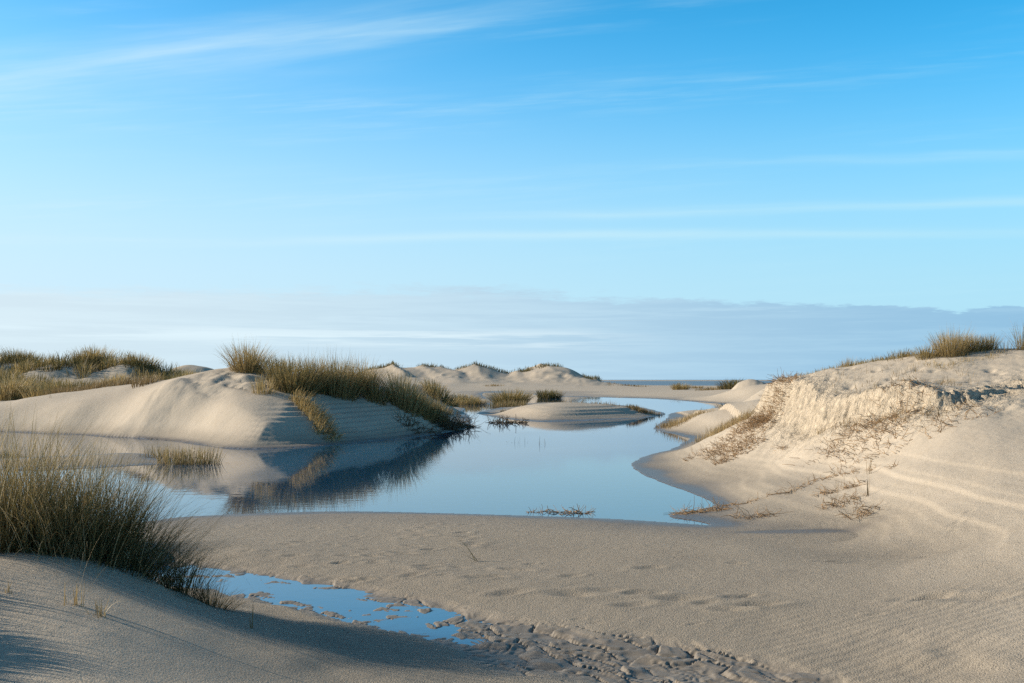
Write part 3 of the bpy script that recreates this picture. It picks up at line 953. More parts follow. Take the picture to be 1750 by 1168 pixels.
def cover(name, polys, label, h, width, mat, tint, seed, per=34, rad=.28, spread=.5, bend=.6, lean=(.1, 0), segs=3, gap=.0):
    """a sward nobody could count: tufts of blades spread over patches of ground"""
    g = Geo()
    for k, (poly, n, hk) in enumerate(polys):
        pts = scatter(poly, n, seed + k)
        if gap:
            pts = pts[fbm(pts[:, 0] * .5, pts[:, 1] * .5, 2, seed) > gap]
        zz = ground(pts[:, 0], pts[:, 1])
        pts = pts[zz > .01]
        m = len(pts)
        if m == 0:
            continue
        cx, cy = np.repeat(pts[:, 0], per), np.repeat(pts[:, 1], per)
        hs = np.repeat(rng.uniform(.6, 1.2, m), per)
        tn = np.repeat(rng.uniform(tint[0], tint[1], m), per) + rng.uniform(-.14, .14, m * per)
        N_ = m * per
        q = rng.uniform(0, 2 * math.pi, N_)
        r = rad * hk * np.sqrt(rng.uniform(0, 1, N_))
        bx, by = cx + r * np.cos(q), cy + r * np.sin(q)
        bz = ground(bx, by) - .02
        ox = np.cos(q) * r / rad * spread + lean[0] + rng.normal(0, .17, N_)
        oy = np.sin(q) * r / rad * spread + lean[1] + rng.normal(0, .17, N_)
        a0 = np.clip(np.hypot(ox, oy), 0, 1.2)
        g.blades(bx, by, bz, h * hk * hs * rng.uniform(.55, 1.1, N_), np.arctan2(oy, ox), a0 * .75, bend * rng.uniform(.2, 1.5, N_) * (.4 + a0), width * rng.uniform(.7, 1.3, N_), tn, segs)
    o = g.build(name, mat)
    return tag(o, label, 'grass', kind='stuff')


def twigs(g, x, y, n, size, rad, tint=(.2, .8), flat_=.5, thick=.004, stretch=1.0, ang=0.0):
    """crooked dead stems lying and standing round (x, y)"""
    for k in range(n):
        q, r = rng.uniform(0, 2 * math.pi), rad * math.sqrt(rng.uniform(0, 1))
        dx, dy = r * math.cos(q) * stretch, r * math.sin(q)
        px_, py_ = x + dx * math.cos(ang) - dy * math.sin(ang), y + dx * math.sin(ang) + dy * math.cos(ang)
        z0 = max(ground_c(px_, py_), 0.0)
        az, el = rng.uniform(0, 2 * math.pi), rng.uniform(-.05, 1.2) * (1 - flat_) + rng.uniform(0, .15)
        L = size * rng.uniform(.4, 1.2)
        p = np.array([px_, py_, z0 - .005])
        pts = [p]
        for j in range(4):
            az += rng.normal(0, .5)
            el += rng.normal(-.06, .3)
            p = p + np.array([math.cos(az) * math.cos(el), math.sin(az) * math.cos(el), math.sin(el)]) * L / 4
            p[2] = max(p[2], z0 + .002)
            pts.append(p)
        t = thick * rng.uniform(.6, 1.5)
        g.stem(pts, t, t * .5, rng.uniform(*tint), 3)


_gc = {}


def ground_c(x, y):
    k = (round(x, 2), round(y, 2))
    if k not in _gc:
        _gc[k] = ground_z(x, y)
    return _gc[k]


def debris(name, x, y, label, cat, n, size, rad, mat=None, group=None, part='stems', **kw):
    o = root(name, x, y, label, cat, group)
    g = Geo()
    twigs(g, x, y, n, size, rad, **kw)
    tag(g.build(part, mat or M_ROOT, o, tuple(o.location)), kind='stuff')
    return o


def few_blades(name, x, y, label, cat, specs, mat, group=None):
    """a little tuft whose blades can be told apart: each one a part.  spec = dx, dy, length, azimuth, lean, bend, width, tint"""
    o = root(name, x, y, label, cat, group)
    loc = tuple(o.location)
    for (dx, dy, L, ph, a0, bd, w, tn) in specs:
        g = Geo()
        A = lambda v: np.array([float(v)])
        g.blades(A(x + dx), A(y + dy), A(max(ground_c(x + dx, y + dy), -.1) - .01), A(L), A(ph), A(a0), A(bd), A(w), A(tn), 7)
        g.build('blade', mat, o, loc)
    return o


def rnd_specs(n, L, rad, lean=.3, bend=.6, w=.004, tint=(.5, .9), dirx=0.0):
    out = []
    for k in range(n):
        ph = rng.uniform(0, 2 * math.pi)
        out.append((rng.normal(0, rad), rng.normal(0, rad), L * rng.uniform(.45, 1.15), ph if rng.uniform() > dirx else rng.uniform(-.6, .6), abs(rng.normal(0, lean)), bend * rng.uniform(0, 1.5), w * rng.uniform(.7, 1.3), rng.uniform(*tint)))
    return out
#PLANTS#
# ------------------------------------------------------------------ foreground plants
def big_tussock(bases, label, n_green, n_dry, h, lean, gt, dt, spread=.5, bend=.55, extra=0):
    x0, y0 = bases[0]
    o = root('marram_tussock', x0, y0, label, 'grass tussock', 'tall marram tussocks in the left foreground')
    loc = tuple(o.location)
    g, d = Geo(), Geo()
    for (bx, by) in bases:
        fan(g, bx, by, int(n_green * .55), .2, h * .66, lean, spread, bend, .0042, gt, 6, sink=.03)
        fan(g, bx, by, int(n_green * .4), .2, h, lean, spread, bend, .0038, gt, 6, sink=.03, tip=.5)
        fan(d, bx, by, int(n_dry * .7), .22, h * .95, lean, spread * 1.1, bend * 1.3, .0036, dt, 6, hvar=.55, sink=.03)
        fan(d, bx, by, extra, .24, h * .55, (lean[0] + .1, lean[1] - .35), .9, 1.5, .0036, dt, 6, hvar=.6, sink=.02)
    tag(g.build('green_blades', M_GREEN, o, loc), kind='stuff')
    tag(d.build('dry_blades', M_DRY, o, loc), kind='stuff')
    return o


big_tussock([spot(-70, 6.5), spot(-10, 6.3), spot(35, 6.45), spot(10, 6.8), spot(-120, 6.6), spot(60, 6.9)], 'tall straw-topped marram tussock cut by the left frame edge',
            260, 190, 1.0, (.02, 0), (.12, .6), (.35, 1.0), .5, .7, 30)
big_tussock([spot(85, 6.4), spot(125, 6.45), spot(105, 6.8), spot(150, 6.85), spot(165, 6.5)], 'dense dark green marram tussock in the middle of the foreground grass',
            280, 130, .86, (.10, 0), (.06, .5), (.3, 1.0), .55, .7, 34)
big_tussock([spot(195, 6.5), spot(232, 6.55), spot(215, 6.85), spot(250, 6.75)], 'marram tussock whose thin blades fan right over the pond',
            230, 80, .80, (.40, 0), (.03, .42), (.2, .9), .6, .8, 26)
x, y = spot(318, 6.85)
o = tussock(x, y, 'small dark tuft of thin blades beside the puddle', 210, 60, .13, .40, (.22, 0), .55, .5, .0034, (0, .25), (.05, .4), group='tall marram tussocks in the left foreground', segs=6)
x, y = spot(372, 6.95)
tussock(x, y, 'low blackish stubble of blades spreading towards the puddle', 120, 90, .11, .22, (.35, 0), .8, .6, .0034, (0, .15), (0, .3), group='tall marram tussocks in the left foreground', segs=5)
# grass further left on the same hump, whose shadow falls into the picture
for k, (px, d) in enumerate([(-440, 4.8), (-400, 4.35), (-470, 5.1), (-360, 4.5), (-520, 5.5)]):
    x, y = spot(px, d)
    tussock(x, y, 'marram tussock on the hump beyond the left frame edge', 420, 120, .22, .42, (.1, 0), .5, .6, .014, (.1, .5), (.2, .8), group='marram tussocks beyond the left frame edge')

for k, (px, d) in enumerate([(-330, 5.3), (-420, 5.75), (-290, 5.9), (-560, 5.4)]):  # unseen extra tussocks, added to lay soft shade on the foreground sand
    x, y = spot(px, d)
    tussock(x, y, 'unseen sparser marram tussock added for soft shade beyond the left frame edge', 170, 70, .26, .52, (.1, 0), .6, .6, .009, (.1, .5), (.2, .8), group='sparser tussocks added for shade beyond the left frame edge')
x, y = hit(128, 1035)
few_blades('straw_tuft', x, y, 'upright straw tuft with long bent blades on the shaded foreground sand', 'straw tuft',
           rnd_specs(13, .13, .022, .12, .2, .005, (.35, .7)) + [(.01, 0, .42, .45, .12, .5, .004, .75), (.0, .01, .36, .9, .05, .35, .004, .55), (.02, 0, .40, .1, .45, .6, .004, .7)], M_DRY, 'straw tufts on the foreground sand')
x, y = hit(170, 1055)
few_blades('straw_tuft', x, y, 'broad straw tuft with a pale blade curling over to the right', 'straw tuft',
           rnd_specs(16, .12, .02, .25, .3, .005, (.3, .7)) + [(.02, 0, .20, .1, .3, 2.2, .005, .95), (-.05, .03, .22, -.6, 1.25, .3, .005, .9)], M_DRY, 'straw tufts on the foreground sand')
x, y = hit(430, 1075)
few_blades('straw_tuft', x, y, 'thin brown straw tuft on sand below the puddle', 'straw tuft', rnd_specs(9, .14, .008, .07, .2, .004, (.2, .45)), M_DRY, 'straw tufts on the foreground sand')
x, y = hit(447, 1078)
few_blades('curled_straw', x, y, 'single pale straw curled like a hook', 'straw', [(0, 0, .14, 0.0, -.5, 3.4, .004, .9)], M_DRY)
x, y = hit(14, 1015)
few_blades('straw_tuft', x, y, 'tiny orange straw stub near the left frame edge', 'straw tuft', rnd_specs(7, .07, .015, .2, .2, .005, (.3, .6)), M_DRY, 'straw tufts on the foreground sand')
x, y = hit(815, 960)
few_blades('grass_sprig', x, y, 'flat green sprig bent left on the open sand flat', 'grass sprig',
           [(0, 0, .36, 3.0, .9, .5, .009, .3), (0, .01, .32, 2.9, .75, .7, .009, .75), (.01, 0, .28, 3.3, 1.0, .4, .009, .2), (-.01, 0, .30, 2.6, .5, .8, .008, .4), (.015, .005, .33, 2.8, .65, .9, .008, .15), (.02, 0, .12, 1.2, .2, .2, .004, .8), (.01, .01, .15, 3.1, .6, .6, .005, .45), (.0, .0, .1, .3, .1, .2, .004, .8)], M_GREEN)
x, y = hit(742, 965)
few_blades('bent_straw', x, y, 'lone pale bent straw left of the green sprig', 'straw', [(0, 0, .22, 2.6, .15, 2.0, .004, .95)], M_DRY)

# ------------------------------------------------------------------ in the pond
x, y = flat(322, 792)
tussock(x, y, 'dense straw-brown reed clump standing at the tip of the spit', 190, 420, .62, .46, (0, 0), .25, .3, .009, (.3, .8), (.1, .7), 'reed_clump', 'reeds', 'reeds and debris standing in the pond', rz=.7)
x, y = flat(275, 784)
tussock(x, y, 'thinner row of brown reeds left of the dense clump', 20, 130, .45, .30, (0, 0), .2, .3, .009, (.3, .7), (.05, .5), 'reed_clump', 'reeds', 'reeds and debris standing in the pond', rz=.4)
for (px, py, lab) in [(226, 770, 'two short reed stubs on the wet spit'), (196, 772, 'single short reed stub left on the wet spit'), (257, 798, 'reed stubs in open water before the spit')]:
    x, y = flat(px, py)
    few_blades('reed_stub', x, y, lab, 'reeds', rnd_specs(5, .28, .06, .08, .1, .010, (.05, .4)), M_DRY, 'reeds and debris standing in the pond')
x, y = flat(868, 723)
debris('debris_clump', x, y, 'low brown debris clump floating in front of the sand island', 'plant debris', 110, .35, .75, M_DARK, 'reeds and debris standing in the pond', stretch=1.0, thick=.014, flat_=.45)
for (px, py, n, L, lab) in [(880, 757, 8, .30, 'group of thin stalks standing in the middle of the pond'), (862, 755, 3, .22, 'two faint stalks left of the mid-pond group'), (923, 759, 5, .32, 'pair of taller stalks right of the mid-pond group'), (903, 757, 2, .3, 'single faint stalk between the mid-pond groups')]:
    x, y = flat(px, py)
    few_blades('pond_stalks', x, y, lab, 'stalks', rnd_specs(n, L, .10, .16, .3, .010, (.0, .3)), M_DARK, 'thin stalks in the middle of the pond')
x, y = flat(982, 877)
debris('debris_raft', x, y, 'tangled raft of broken brown stems floating near the front shore', 'plant debris', 46, .16, .17, M_ROOT, 'floating debris near the front shore', stretch=1.5, thick=.0045, flat_=.45)
x, y = flat(940, 875)
debris('debris_raft', x, y, 'smaller flat raft of brown stems left of the tangled one', 'plant debris', 26, .15, .14, M_ROOT, 'floating debris near the front shore', stretch=1.7, thick=.004, flat_=.65)
x, y = flat(912, 876)
debris('debris_raft', x, y, 'tiny pair of brown stem bits at the left end of the floating debris', 'plant debris', 8, .09, .05, M_ROOT, 'floating debris near the front shore', stretch=1.6, thick=.004, flat_=.6)
x, y = flat(1010, 884)
few_blades('pond_stalks', x, y, 'upright pale stalk in the water right of the floating debris', 'stalks', [(0, 0, .19, 0, .02, .05, .007, .6), (.02, 0, .17, .4, .05, .1, .006, .4), (-.02, .01, .12, 3.0, .15, .2, .006, .5), (.01, -.02, .08, .2, .3, .2, .005, .3)], M_DRY)

# ------------------------------------------------------------------ left dune
cover('marram_grass', [
    ([spot(465, 30.0), spot(500, 30.0), spot(560, 31.2), spot(640, 32.2), spot(700, 33.0), spot(760, 35.0), spot(795, 37.2), spot(740, 38), spot(640, 37), spot(520, 36), spot(400, 35.5), spot(370, 33.5), spot(410, 31.8)], 110, 1.0),
    ([spot(600, 40), spot(760, 44), spot(770, 50), spot(700, 54), spot(560, 50)], 75, .8),
    ([spot(270, 41), spot(420, 40), spot(430, 50), spot(280, 50)], 130, 1.0)],
    'olive and straw marram grass cloaking the crest of the left dune', .62, .016, M_GREEN, (.25, 1.0), 101, per=40, rad=.22, gap=.14)
T = lambda px, d: spot(px, d)
for (px, d, lab, kw) in [
    (425, 31.8, 'bushy golden tussock crowning the left dune, tallest on its skyline', dict(n_green=420, n_dry=260, rad=.62, h=.82, spread=.7, gt=(.35, .85), stalks=20)),
    (500, 30.2, 'large dark olive tussock on the left dune right of the bare sand crust', dict(n_green=640, n_dry=180, rad=.8, h=.95, spread=.6, gt=(.1, .55))),
    (580, 31.5, 'brown tussock with upright seed stalks on the middle of the left dune', dict(n_green=460, n_dry=320, rad=.75, h=1.0, spread=.5, gt=(.25, .7), stalks=50)),
    (540, 31.2, 'broad olive tussock between the dark one and the brown seeded one', dict(n_green=420, n_dry=200, rad=.6, h=.9, spread=.55, gt=(.2, .65), stalks=20)),
    (618, 32.6, 'reddish-brown tussock just right of the seeded one', dict(n_green=260, n_dry=320, rad=.55, h=.85, spread=.5, gt=(.35, .75), dt=(.2, .6), stalks=20)),
    (690, 32.6, 'tall brown tussock standing alone on the right shoulder of the left dune', dict(n_green=420, n_dry=260, rad=.62, h=.95, spread=.55, gt=(.25, .7), stalks=24)),
    (725, 33.2, 'mid-sized olive tussock next to the tall brown one towards the tip', dict(n_green=260, n_dry=160, rad=.42, h=.7, spread=.6, gt=(.15, .6))),
    (745, 33.8, 'dark tussock with pale broken stems near the tip of the left dune', dict(n_green=240, n_dry=120, rad=.42, h=.62, spread=.7, gt=(.0, .35))),
    (640, 32.0, 'short dark tussock in the dip of the left dune crest', dict(n_green=260, n_dry=90, rad=.5, h=.6, spread=.6, gt=(.1, .5))),
    (452, 29.2, 'sparse green tuft at the edge of the bare left dune face', dict(n_green=90, n_dry=30, rad=.4, h=.5, spread=.4, gt=(.35, .7)))]:
    x, y = T(px, d)
    base = dict(bend=.6, width=.015, group='marram tussocks on the left dune')
    base.update(kw)
    base['h'] *= 1.2
    base['rad'] *= .82
    base['gt'] = (base['gt'][0] + .12, base['gt'][1] + .18)
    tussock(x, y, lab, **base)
# grass tumbling down the face
o = root('drooping_tussock', *spot(535, 28.0), 'pale yellow-green grass tussock drooping down the shaded face of the left dune', 'grass tussock', 'marram tussocks on the left dune')
g = Geo()
for k in range(9):
    u = k / 8
    cx, cy = spot(515 + 45 * u, 28.9 - 2.0 * u)
    fan(g, cx, cy, 110, .34, .60 - .12 * u, (.55, -.75), .35, 1.4, .014, (.45, 1.0), 5)
tag(g.build('green_blades', M_GREEN, o, tuple(o.location)), kind='stuff')
for (px, d, lab, n, s_, r_) in [(775, 34.6, 'dark dead brush at the waterside tip of the left dune', 180, .5, .6), (757, 33.4, 'brown dead brush on the shore slope below the dark tussock', 170, .42, .55), (715, 31.2, 'thin dead stems below the tall brown tussock', 120, .4, .7)]:
    x, y = spot(px, d)
    debris('dead_brush', x, y, lab, 'dead brush', n, s_, r_, M_DARK, 'dead brush on the left dune', thick=.010, flat_=.2)
x, y = flat(797, 729)
debris('dead_brush', x, y, 'blackish twigs reaching over the water at the dune tip', 'dead brush', 60, .75, .28, M_DARK, 'dead brush on the left dune', thick=.008, flat_=.25)
x, y = hit(85, 681)
few_blades('dry_sprig', x, y, 'tiny dry sprig on the bare left dune', 'grass sprig', rnd_specs(5, .22, .05, .4, .4, .012, (.2, .5)), M_DRY)
# ------------------------------------------------------------------ far left dunes
cover('marram_grass', [
    ([spot(-200, 58), spot(270, 55), spot(275, 60), spot(150, 66), spot(-200, 68)], 420, 1.0),
    ([spot(-200, 48), spot(40, 48), spot(55, 56), spot(-200, 57)], 110, 1.0),
    ([spot(50, 46), spot(110, 45), spot(110, 52), spot(40, 54)], 40, .9),
    ([spot(240, 52), spot(330, 50), spot(340, 70), spot(260, 66)], 70, .9)],
    'brown-green marram grass covering the far left dunes', .85, .03, M_GREEN, (.08, .75), 201, per=34, rad=.5, gap=-.2)
cover('dry_grass', [([spot(85, 37.2), spot(180, 36.2), spot(245, 35.2), spot(250, 37.5), spot(170, 39), spot(80, 39.5)], 60, 1.0), ([spot(235, 33.8), spot(262, 33.6), spot(262, 35), spot(238, 35)], 14, 1.0)],
      'short reddish dry grass fringe behind the bare left dune crest', .42, .018, M_DRY, (.15, .45), 211, per=22, rad=.35)
for (px, d, lab, kw) in [
    (122, 45.5, 'large dark bush of marram before the far left dunes', dict(n_green=520, n_dry=140, rad=1.1, h=1.05, gt=(.05, .5))),
    (150, 45.0, 'darkest rounded marram bush before the far left dunes', dict(n_green=520, n_dry=60, rad=1.0, h=.85, gt=(0, .25))),
    (85, 47.0, 'pale grey-green marram bush left of the dark ones', dict(n_green=360, n_dry=160, rad=.9, h=.9, gt=(.3, .7))),
    (22, 48.0, 'golden marram tussock near the left frame edge on the far dunes', dict(n_green=360, n_dry=160, rad=.75, h=1.1, gt=(.35, .8))),
    (200, 42.0, 'single upright golden tussock behind the bare left dune crest', dict(n_green=240, n_dry=120, rad=.4, h=.8, gt=(.4, .8))),
    (35, 62.0, 'dark rounded tussock on the far left skyline', dict(n_green=360, n_dry=40, rad=.9, h=1.0, gt=(.0, .35))),
    (160, 59.5, 'tallest tussock on the far left skyline above the shaded dune', dict(n_green=420, n_dry=120, rad=1.0, h=1.0, gt=(.3, .7))),
    (203, 58.5, 'pale tussock on the far left skyline right of the tallest', dict(n_green=300, n_dry=100, rad=.8, h=.85, gt=(.35, .75))),
    (243, 57.5, 'golden tussock at the right end of the far left skyline', dict(n_green=320, n_dry=120, rad=.9, h=.8, gt=(.35, .75)))]:
    x, y = T(px, d)
    base = dict(bend=.6, width=.03, spread=.6, group='marram tussocks on the far left dunes')
    base.update(kw)
    base['h'] *= 1.15
    base['gt'] = (base['gt'][0] + .08, base['gt'][1] + .14)
    tussock(x, y, lab, **base)

# ------------------------------------------------------------------ middle distance
x, y = spot(872, 66)
tussock(x, y, 'round olive tussock standing in water left of the sand island', 520, 160, 1.05, 1.25, (.05, 0), .75, .7, .04, (.2, .6), (.3, .7), group='tussocks round the middle pond')
x, y = spot(868, 62)
tussock(x, y, 'low brown reeds at the foot of the round olive tussock', 60, 260, 1.3, .5, (0, 0), .2, .3, .03, (.2, .6), (.15, .55), 'reed_clump', 'reeds', 'tussocks round the middle pond', rz=1.0)
x, y = spot(938, 90)
tussock(x, y, 'dark tussock capping the small sand hump behind the island', 420, 90, 1.0, 1.0, (.2, 0), .7, .6, .045, (.05, .4), (.2, .6), group='tussocks round the middle pond')
for (px, d, lab, h, r_) in [(792, 70, 'brown tussock on the low sand spit before the far flat', .8, .9), (808, 68, 'lower dark tussock at the right end of the low sand spit', .6, .9), (760, 62, 'small olive tussock left of the brown one on the low sand spit', .7, .8), (748, 50, 'pale tussock behind the tip of the left dune', .8, .7)]:
    x, y = spot(px, d)
    tussock(x, y, lab, 220, 160, r_, h, (.05, 0), .6, .6, .035, (.3, .75), (.2, .6), group='tussocks round the middle pond')
cover('dry_grass', [([spot(905, 49.5), spot(960, 48.6), spot(1040, 48.2), spot(1065, 49.5), spot(960, 51)], 85, 1.0), ([spot(1070, 46.8), spot(1110, 46), spot(1130, 45.8), spot(1130, 47), spot(1080, 48.5)], 46, .8), ([spot(855, 50), spot(905, 49.4), spot(905, 50.5), spot(860, 51)], 16, .6)],
      'fringe of short dry reeds along the top of the sand island', .36, .022, M_DRY, (.05, .5), 301, per=16, rad=.45, spread=.25)
cover('dry_grass', [([spot(790, 58), spot(830, 57), spot(830, 60), spot(790, 61)], 26, .9), ([spot(700, 40), spot(775, 44), spot(770, 47), spot(700, 43)], 30, 1.0)],
      'low brown reeds along the strip of shore behind the left dune tip', .35, .022, M_DRY, (.05, .45), 305, per=16, rad=.5, spread=.25)
# far ridge
ridge = []
for (px, d, w, n) in [(640, 212, 16, 10), (668, 212, 14, 12), (731, 212, 12, 16), (763, 213, 12, 8), (806, 212, 20, 16), (832, 213, 12, 8), (864, 213, 8, 5), (896, 212, 8, 8), (945, 212, 26, 14), (974, 213, 12, 10), (1014, 204, 9, 10)]:
    a = spot(px, d)
    m_ = w / F_PX * d
    ridge.append(([(a[0] - m_, d - 1), (a[0] + m_, d - 1), (a[0] + m_, d + 2.5), (a[0] - m_, d + 2.5)], n, 1.0))
cover('marram_grass', ridge, 'dark marram caps on the pale dune ridge at the horizon', 1.0, .09, M_GREEN, (.05, .45), 401, per=18, rad=1.2)
cover('dry_grass', [([spot(1040, 190), spot(1110, 190), spot(1110, 196), spot(1040, 196)], 16, .7), ([spot(1150, 150), spot(1200, 150), spot(1200, 156), spot(1150, 156)], 22, .7), ([spot(1195, 118), spot(1265, 108), spot(1265, 114), spot(1195, 124)], 30, .7), ([spot(830, 165), spot(860, 165), spot(860, 170), spot(830, 170)], 10, .6)],
      'scattered low dry grass along the far beach edge', .7, .06, M_DRY, (.1, .5), 411, per=16, rad=1.2, spread=.4)
x, y = spot(1163, 140)
tussock(x, y, 'little golden tussock alone on the far beach before the sea', 120, 160, 1.1, 1.2, (0, 0), .7, .6, .06, (.4, .8), (.3, .7), group='tussocks on the far beach')
x, y = spot(1252, 104)
tussock(x, y, 'dark tussock left of the small lit sand mound near the sea', 300, 60, 1.3, 1.2, (.0, 0), .8, .6, .06, (.0, .4), (.1, .5), group='tussocks on the far beach')

# ------------------------------------------------------------------ right-hand side
x, y = spot(1245, 46)
tussock(x, y, 'dark brown dead clump at the hollow behind the right dune', 120, 260, .55, .5, (.2, 0), .7, .8, .02, (0, .3), (0, .35), 'dead_clump', 'dead grass', 'dead clumps behind the right dune')
x, y = spot(1282, 52)
tussock(x, y, 'small reddish dead clump on the bright sand behind the right dune', 30, 160, .5, .45, (.2, 0), .7, .8, .02, (0, .3), (.1, .45), 'dead_clump', 'dead grass', 'dead clumps behind the right dune')
cover('dry_grass', [([spot(1122, 34.2), spot(1150, 33.0), spot(1180, 32.8), spot(1215, 33.5), spot(1225, 35), spot(1180, 35.2), spot(1130, 36)], 60, 1.0), ([spot(1185, 26.2), spot(1225, 24), spot(1290, 23.5), spot(1290, 28), spot(1230, 30)], 90, 1.0)],
      'short dry grass on the sand lobe below the right dune', .30, .012, M_DRY, (.15, .6), 501, per=16, rad=.3, spread=.35)
# mats of dead stems pulled from the eroding dune
for (px, py, lab, n, s_, r_, st, an) in [
    (1275, 745, 'thick mat of dead brown stems on the shoulder of the right dune', 420, .32, .62, 1.3, .5),
    (1300, 715, 'upper mat of dead stems under the left nose of the eroded bank', 300, .32, .5, 1.3, .7),
    (1265, 772, 'lowest crumbly tongue of dead stems above the pond shore', 240, .24, .34, 1.5, .4),
    (1212, 770, 'thin scatter of dead stems left of the thick mat', 90, .24, .42, 1.3, .5),
    (1505, 722, 'bushy tan dead grass hanging under the eroded bank', 250, .30, .50, 1.6, -.3),
    (1580, 728, 'thinner tan dead stems at the foot of the bank, right of the bushy one', 130, .26, .55, 1.7, -.3),
    (1440, 745, 'loose straggling stems on the sand below the bank', 60, .28, .5, 1.5, .3),
    (1490, 765, 'short line of dead stems lying on the slope below the bank', 80, .2, .45, 1.6, .6),
    (1330, 690, 'dry roots hanging from the left nose of the eroded bank', 170, .30, .4, 1.0, 1.2)]:
    x, y = hit(px, py)
    debris('dead_stem_mat', x, y, lab, 'dead stems', int(n * 1.7), s_ * .75, r_, M_ROOT, 'mats of dead stems on the right dune', thick=.0038, flat_=.45, stretch=st, ang=an, tint=(.1, 1.0))
for (px, py, lab, n, s_, r_, st, an) in [
    (1180, 877, 'brown matted root clump at the water edge of the sand point', 70, .20, .14, 1.6, .1),
    (1222, 873, 'middle brown root clump on the sand point', 60, .20, .15, 1.6, .2),
    (1290, 884, 'thick flat root lying on the wet sand behind the point', 44, .24, .12, 2.2, -.1),
    (1412, 845, 'small tangle of dead stems at the left of the washed-up roots', 46, .16, .13, 1.3, .2),
    (1440, 862, 'largest tangle of washed-up dead roots on the right slope', 80, .20, .2, 1.3, -.4),
    (1475, 878, 'lowest tangle of washed-up dead roots on the right slope', 50, .20, .15, 1.4, -.5),
    (1462, 832, 'upright dead stems at the top of the washed-up roots', 40, .20, .12, 1.3, .3),
    (1530, 798, 'lone dry sprig on the smooth slope right of the roots', 14, .14, .06, 1.2, .3),
    (1335, 768, 'small curled root on the slope below the dead mat', 22, .2, .08, 1.3, .3)]:
    x, y = hit(px, py)
    debris('root_tangle', x, y, lab, 'dead roots', n, s_, r_, M_ROOT, 'washed-up roots on the right slope', thick=.0036, flat_=.5, stretch=st, ang=an, tint=(.25, 1.0))
# a long root runner
pts2 = [hit(px, py) for (px, py) in [(1150, 880), (1195, 876), (1240, 866), (1285, 858), (1320, 848), (1360, 838), (1395, 824), (1430, 815), (1465, 808), (1500, 800)]]
o = root('root_runner', *pts2[4], 'long knotted root runner stretching up the right slope from the water', 'dead roots')
g, g2 = Geo(), Geo()
fine = []
for a, b in zip(pts2[:-1], pts2[1:]):
    for k in range(5):
        u = k / 5
        fx, fy = a[0] + (b[0] - a[0]) * u + rng.normal(0, .04), a[1] + (b[1] - a[1]) * u + rng.normal(0, .05)
        fine.append((fx, fy, max(ground_c(fx, fy), 0) + rng.normal(.0, .011)))
g.stem(fine, .0055, .003, .6, 4)
g.build('main_root', M_ROOT, o, tuple(o.location))
for (fx, fy, fz) in fine[::1]:
    twigs(g2, fx, fy, 6, .12, .07, (.25, 1.0), .45, .003)
tag(g2.build('rootlets', M_ROOT, o, tuple(o.location)), kind='stuff')
for (px, py, lab) in [(1432, 842, 'tall thin dead stalk left among the washed-up roots'), (1481, 848, 'tall thin dead stalk right among the washed-up roots'), (1483, 812, 'thin dead stalk above the washed-up roots')]:
    x, y = hit(px, py)
    few_blades('dead_stalk', x, y, lab, 'stalks', rnd_specs(5, .24, .02, .06, .1, .006, (.15, .5)), M_DRY, 'dead stalks on the right slope')
# stems standing on the bank
cover('dry_stems', [([(5.3, 15.6), (5.9, 14.6), (7.0, 15.0), (7.4, 16.2), (6.6, 17.4), (5.6, 18.4)], 70, 1.0), ([(5.1, 17.0), (5.25, 15.4), (5.7, 14.2), (6.3, 13.7), (6.0, 13.4), (5.3, 14.2), (4.9, 16)], 60, .9)],
      'scattered thin dead stems on the face of the eroded right dune', .17, .006, M_DRY, (.15, .6), 601, per=5, rad=.10, spread=.5, bend=.7)
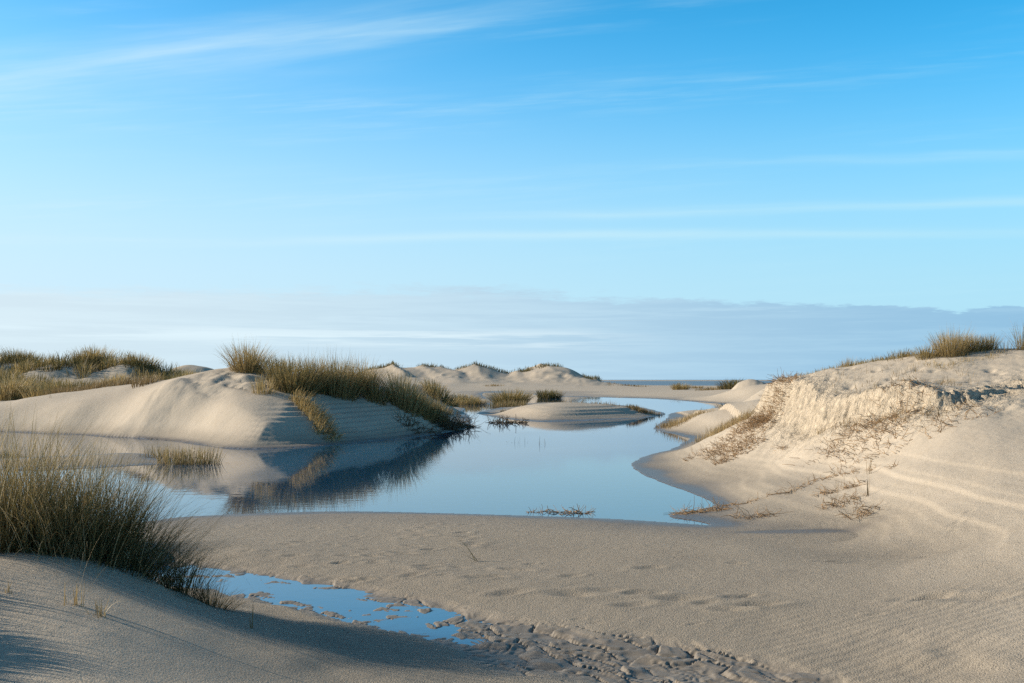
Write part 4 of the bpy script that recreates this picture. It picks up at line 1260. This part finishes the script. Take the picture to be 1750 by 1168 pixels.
# crest of the right dune
cover('marram_grass', [([spot(1330, 20.8), spot(1420, 18.9), spot(1500, 18.0), spot(1560, 17.4), spot(1600, 17.6), spot(1500, 18.9), spot(1400, 20.2)], 130, 1.0), ([spot(1560, 17.0), spot(1620, 16.4), spot(1720, 16.6), spot(1700, 17.4), spot(1600, 17.6)], 50, .8)],
      'short sparse green grass along the crest of the right dune', .15, .007, M_GREEN, (.35, .85), 611, per=14, rad=.16, spread=.7)
for (px, d, lab, kw) in [
    (1628, 17.2, 'tall golden marram tussock on top of the right dune', dict(n_green=420, n_dry=380, rad=.26, h=.46, gt=(.5, .95), dt=(.35, .8), stalks=40)),
    (1585, 17.3, 'green marram tuft left of the golden tussock on the right dune', dict(n_green=200, n_dry=50, rad=.17, h=.26, gt=(.3, .7))),
    (1665, 17.3, 'olive tussock right of the golden one on the right dune', dict(n_green=260, n_dry=120, rad=.2, h=.34, gt=(.4, .8))),
    (1690, 17.3, 'small green tuft at the right end of the crest clump', dict(n_green=160, n_dry=60, rad=.13, h=.32, gt=(.3, .7))),
    (1540, 17.9, 'low green tuft on the crest halfway along the right dune', dict(n_green=120, n_dry=40, rad=.22, h=.2, gt=(.35, .75))),
    (1448, 18.8, 'small upright tuft with thin stalks at the left part of the crest', dict(n_green=60, n_dry=60, rad=.14, h=.2, gt=(.4, .8), stalks=8)),
    (1748, 17.0, 'thin tall stalks at the right frame edge on the dune crest', dict(n_green=50, n_dry=60, rad=.12, h=.5, gt=(.3, .6), stalks=10)),
    (1722, 17.0, 'sparse pale stalks between the crest clump and the frame edge', dict(n_green=20, n_dry=50, rad=.2, h=.24, gt=(.4, .8)))]:
    x, y = spot(px, d)
    base = dict(bend=.45, width=.006, spread=.5, segs=5, group='marram on the crest of the right dune')
    base.update(kw)
    tussock(x, y, lab, **base)

bank_pts = [(120, 1500, -.9), (420, 1480, -.9), (700, 1500, -.9), (900, 1560, -.9), (900, 1640, -.9), (600, 1620, -.9), (120, 1600, -.9)]
me = bpy.data.meshes.new('sandbank')
crest = [(x_ * .97 + 15, 1555, .55) for (x_, y_, z_) in bank_pts[:4]]
vv = bank_pts[:4] + crest + [(120, 1600, -.9), (420, 1610, -.9), (600, 1620, -.9), (900, 1640, -.9)]
me.from_pydata(vv, [], [(0, 1, 5, 4), (1, 2, 6, 5), (2, 3, 7, 6), (4, 5, 9, 8), (5, 6, 10, 9), (6, 7, 11, 10)])
me.materials.append(M_SAND)
o = bpy.data.objects.new('sandbank', me)
COL.objects.link(o)
tag(o, 'thin pale sandbank far out in the sea', 'sandbank', kind='structure')
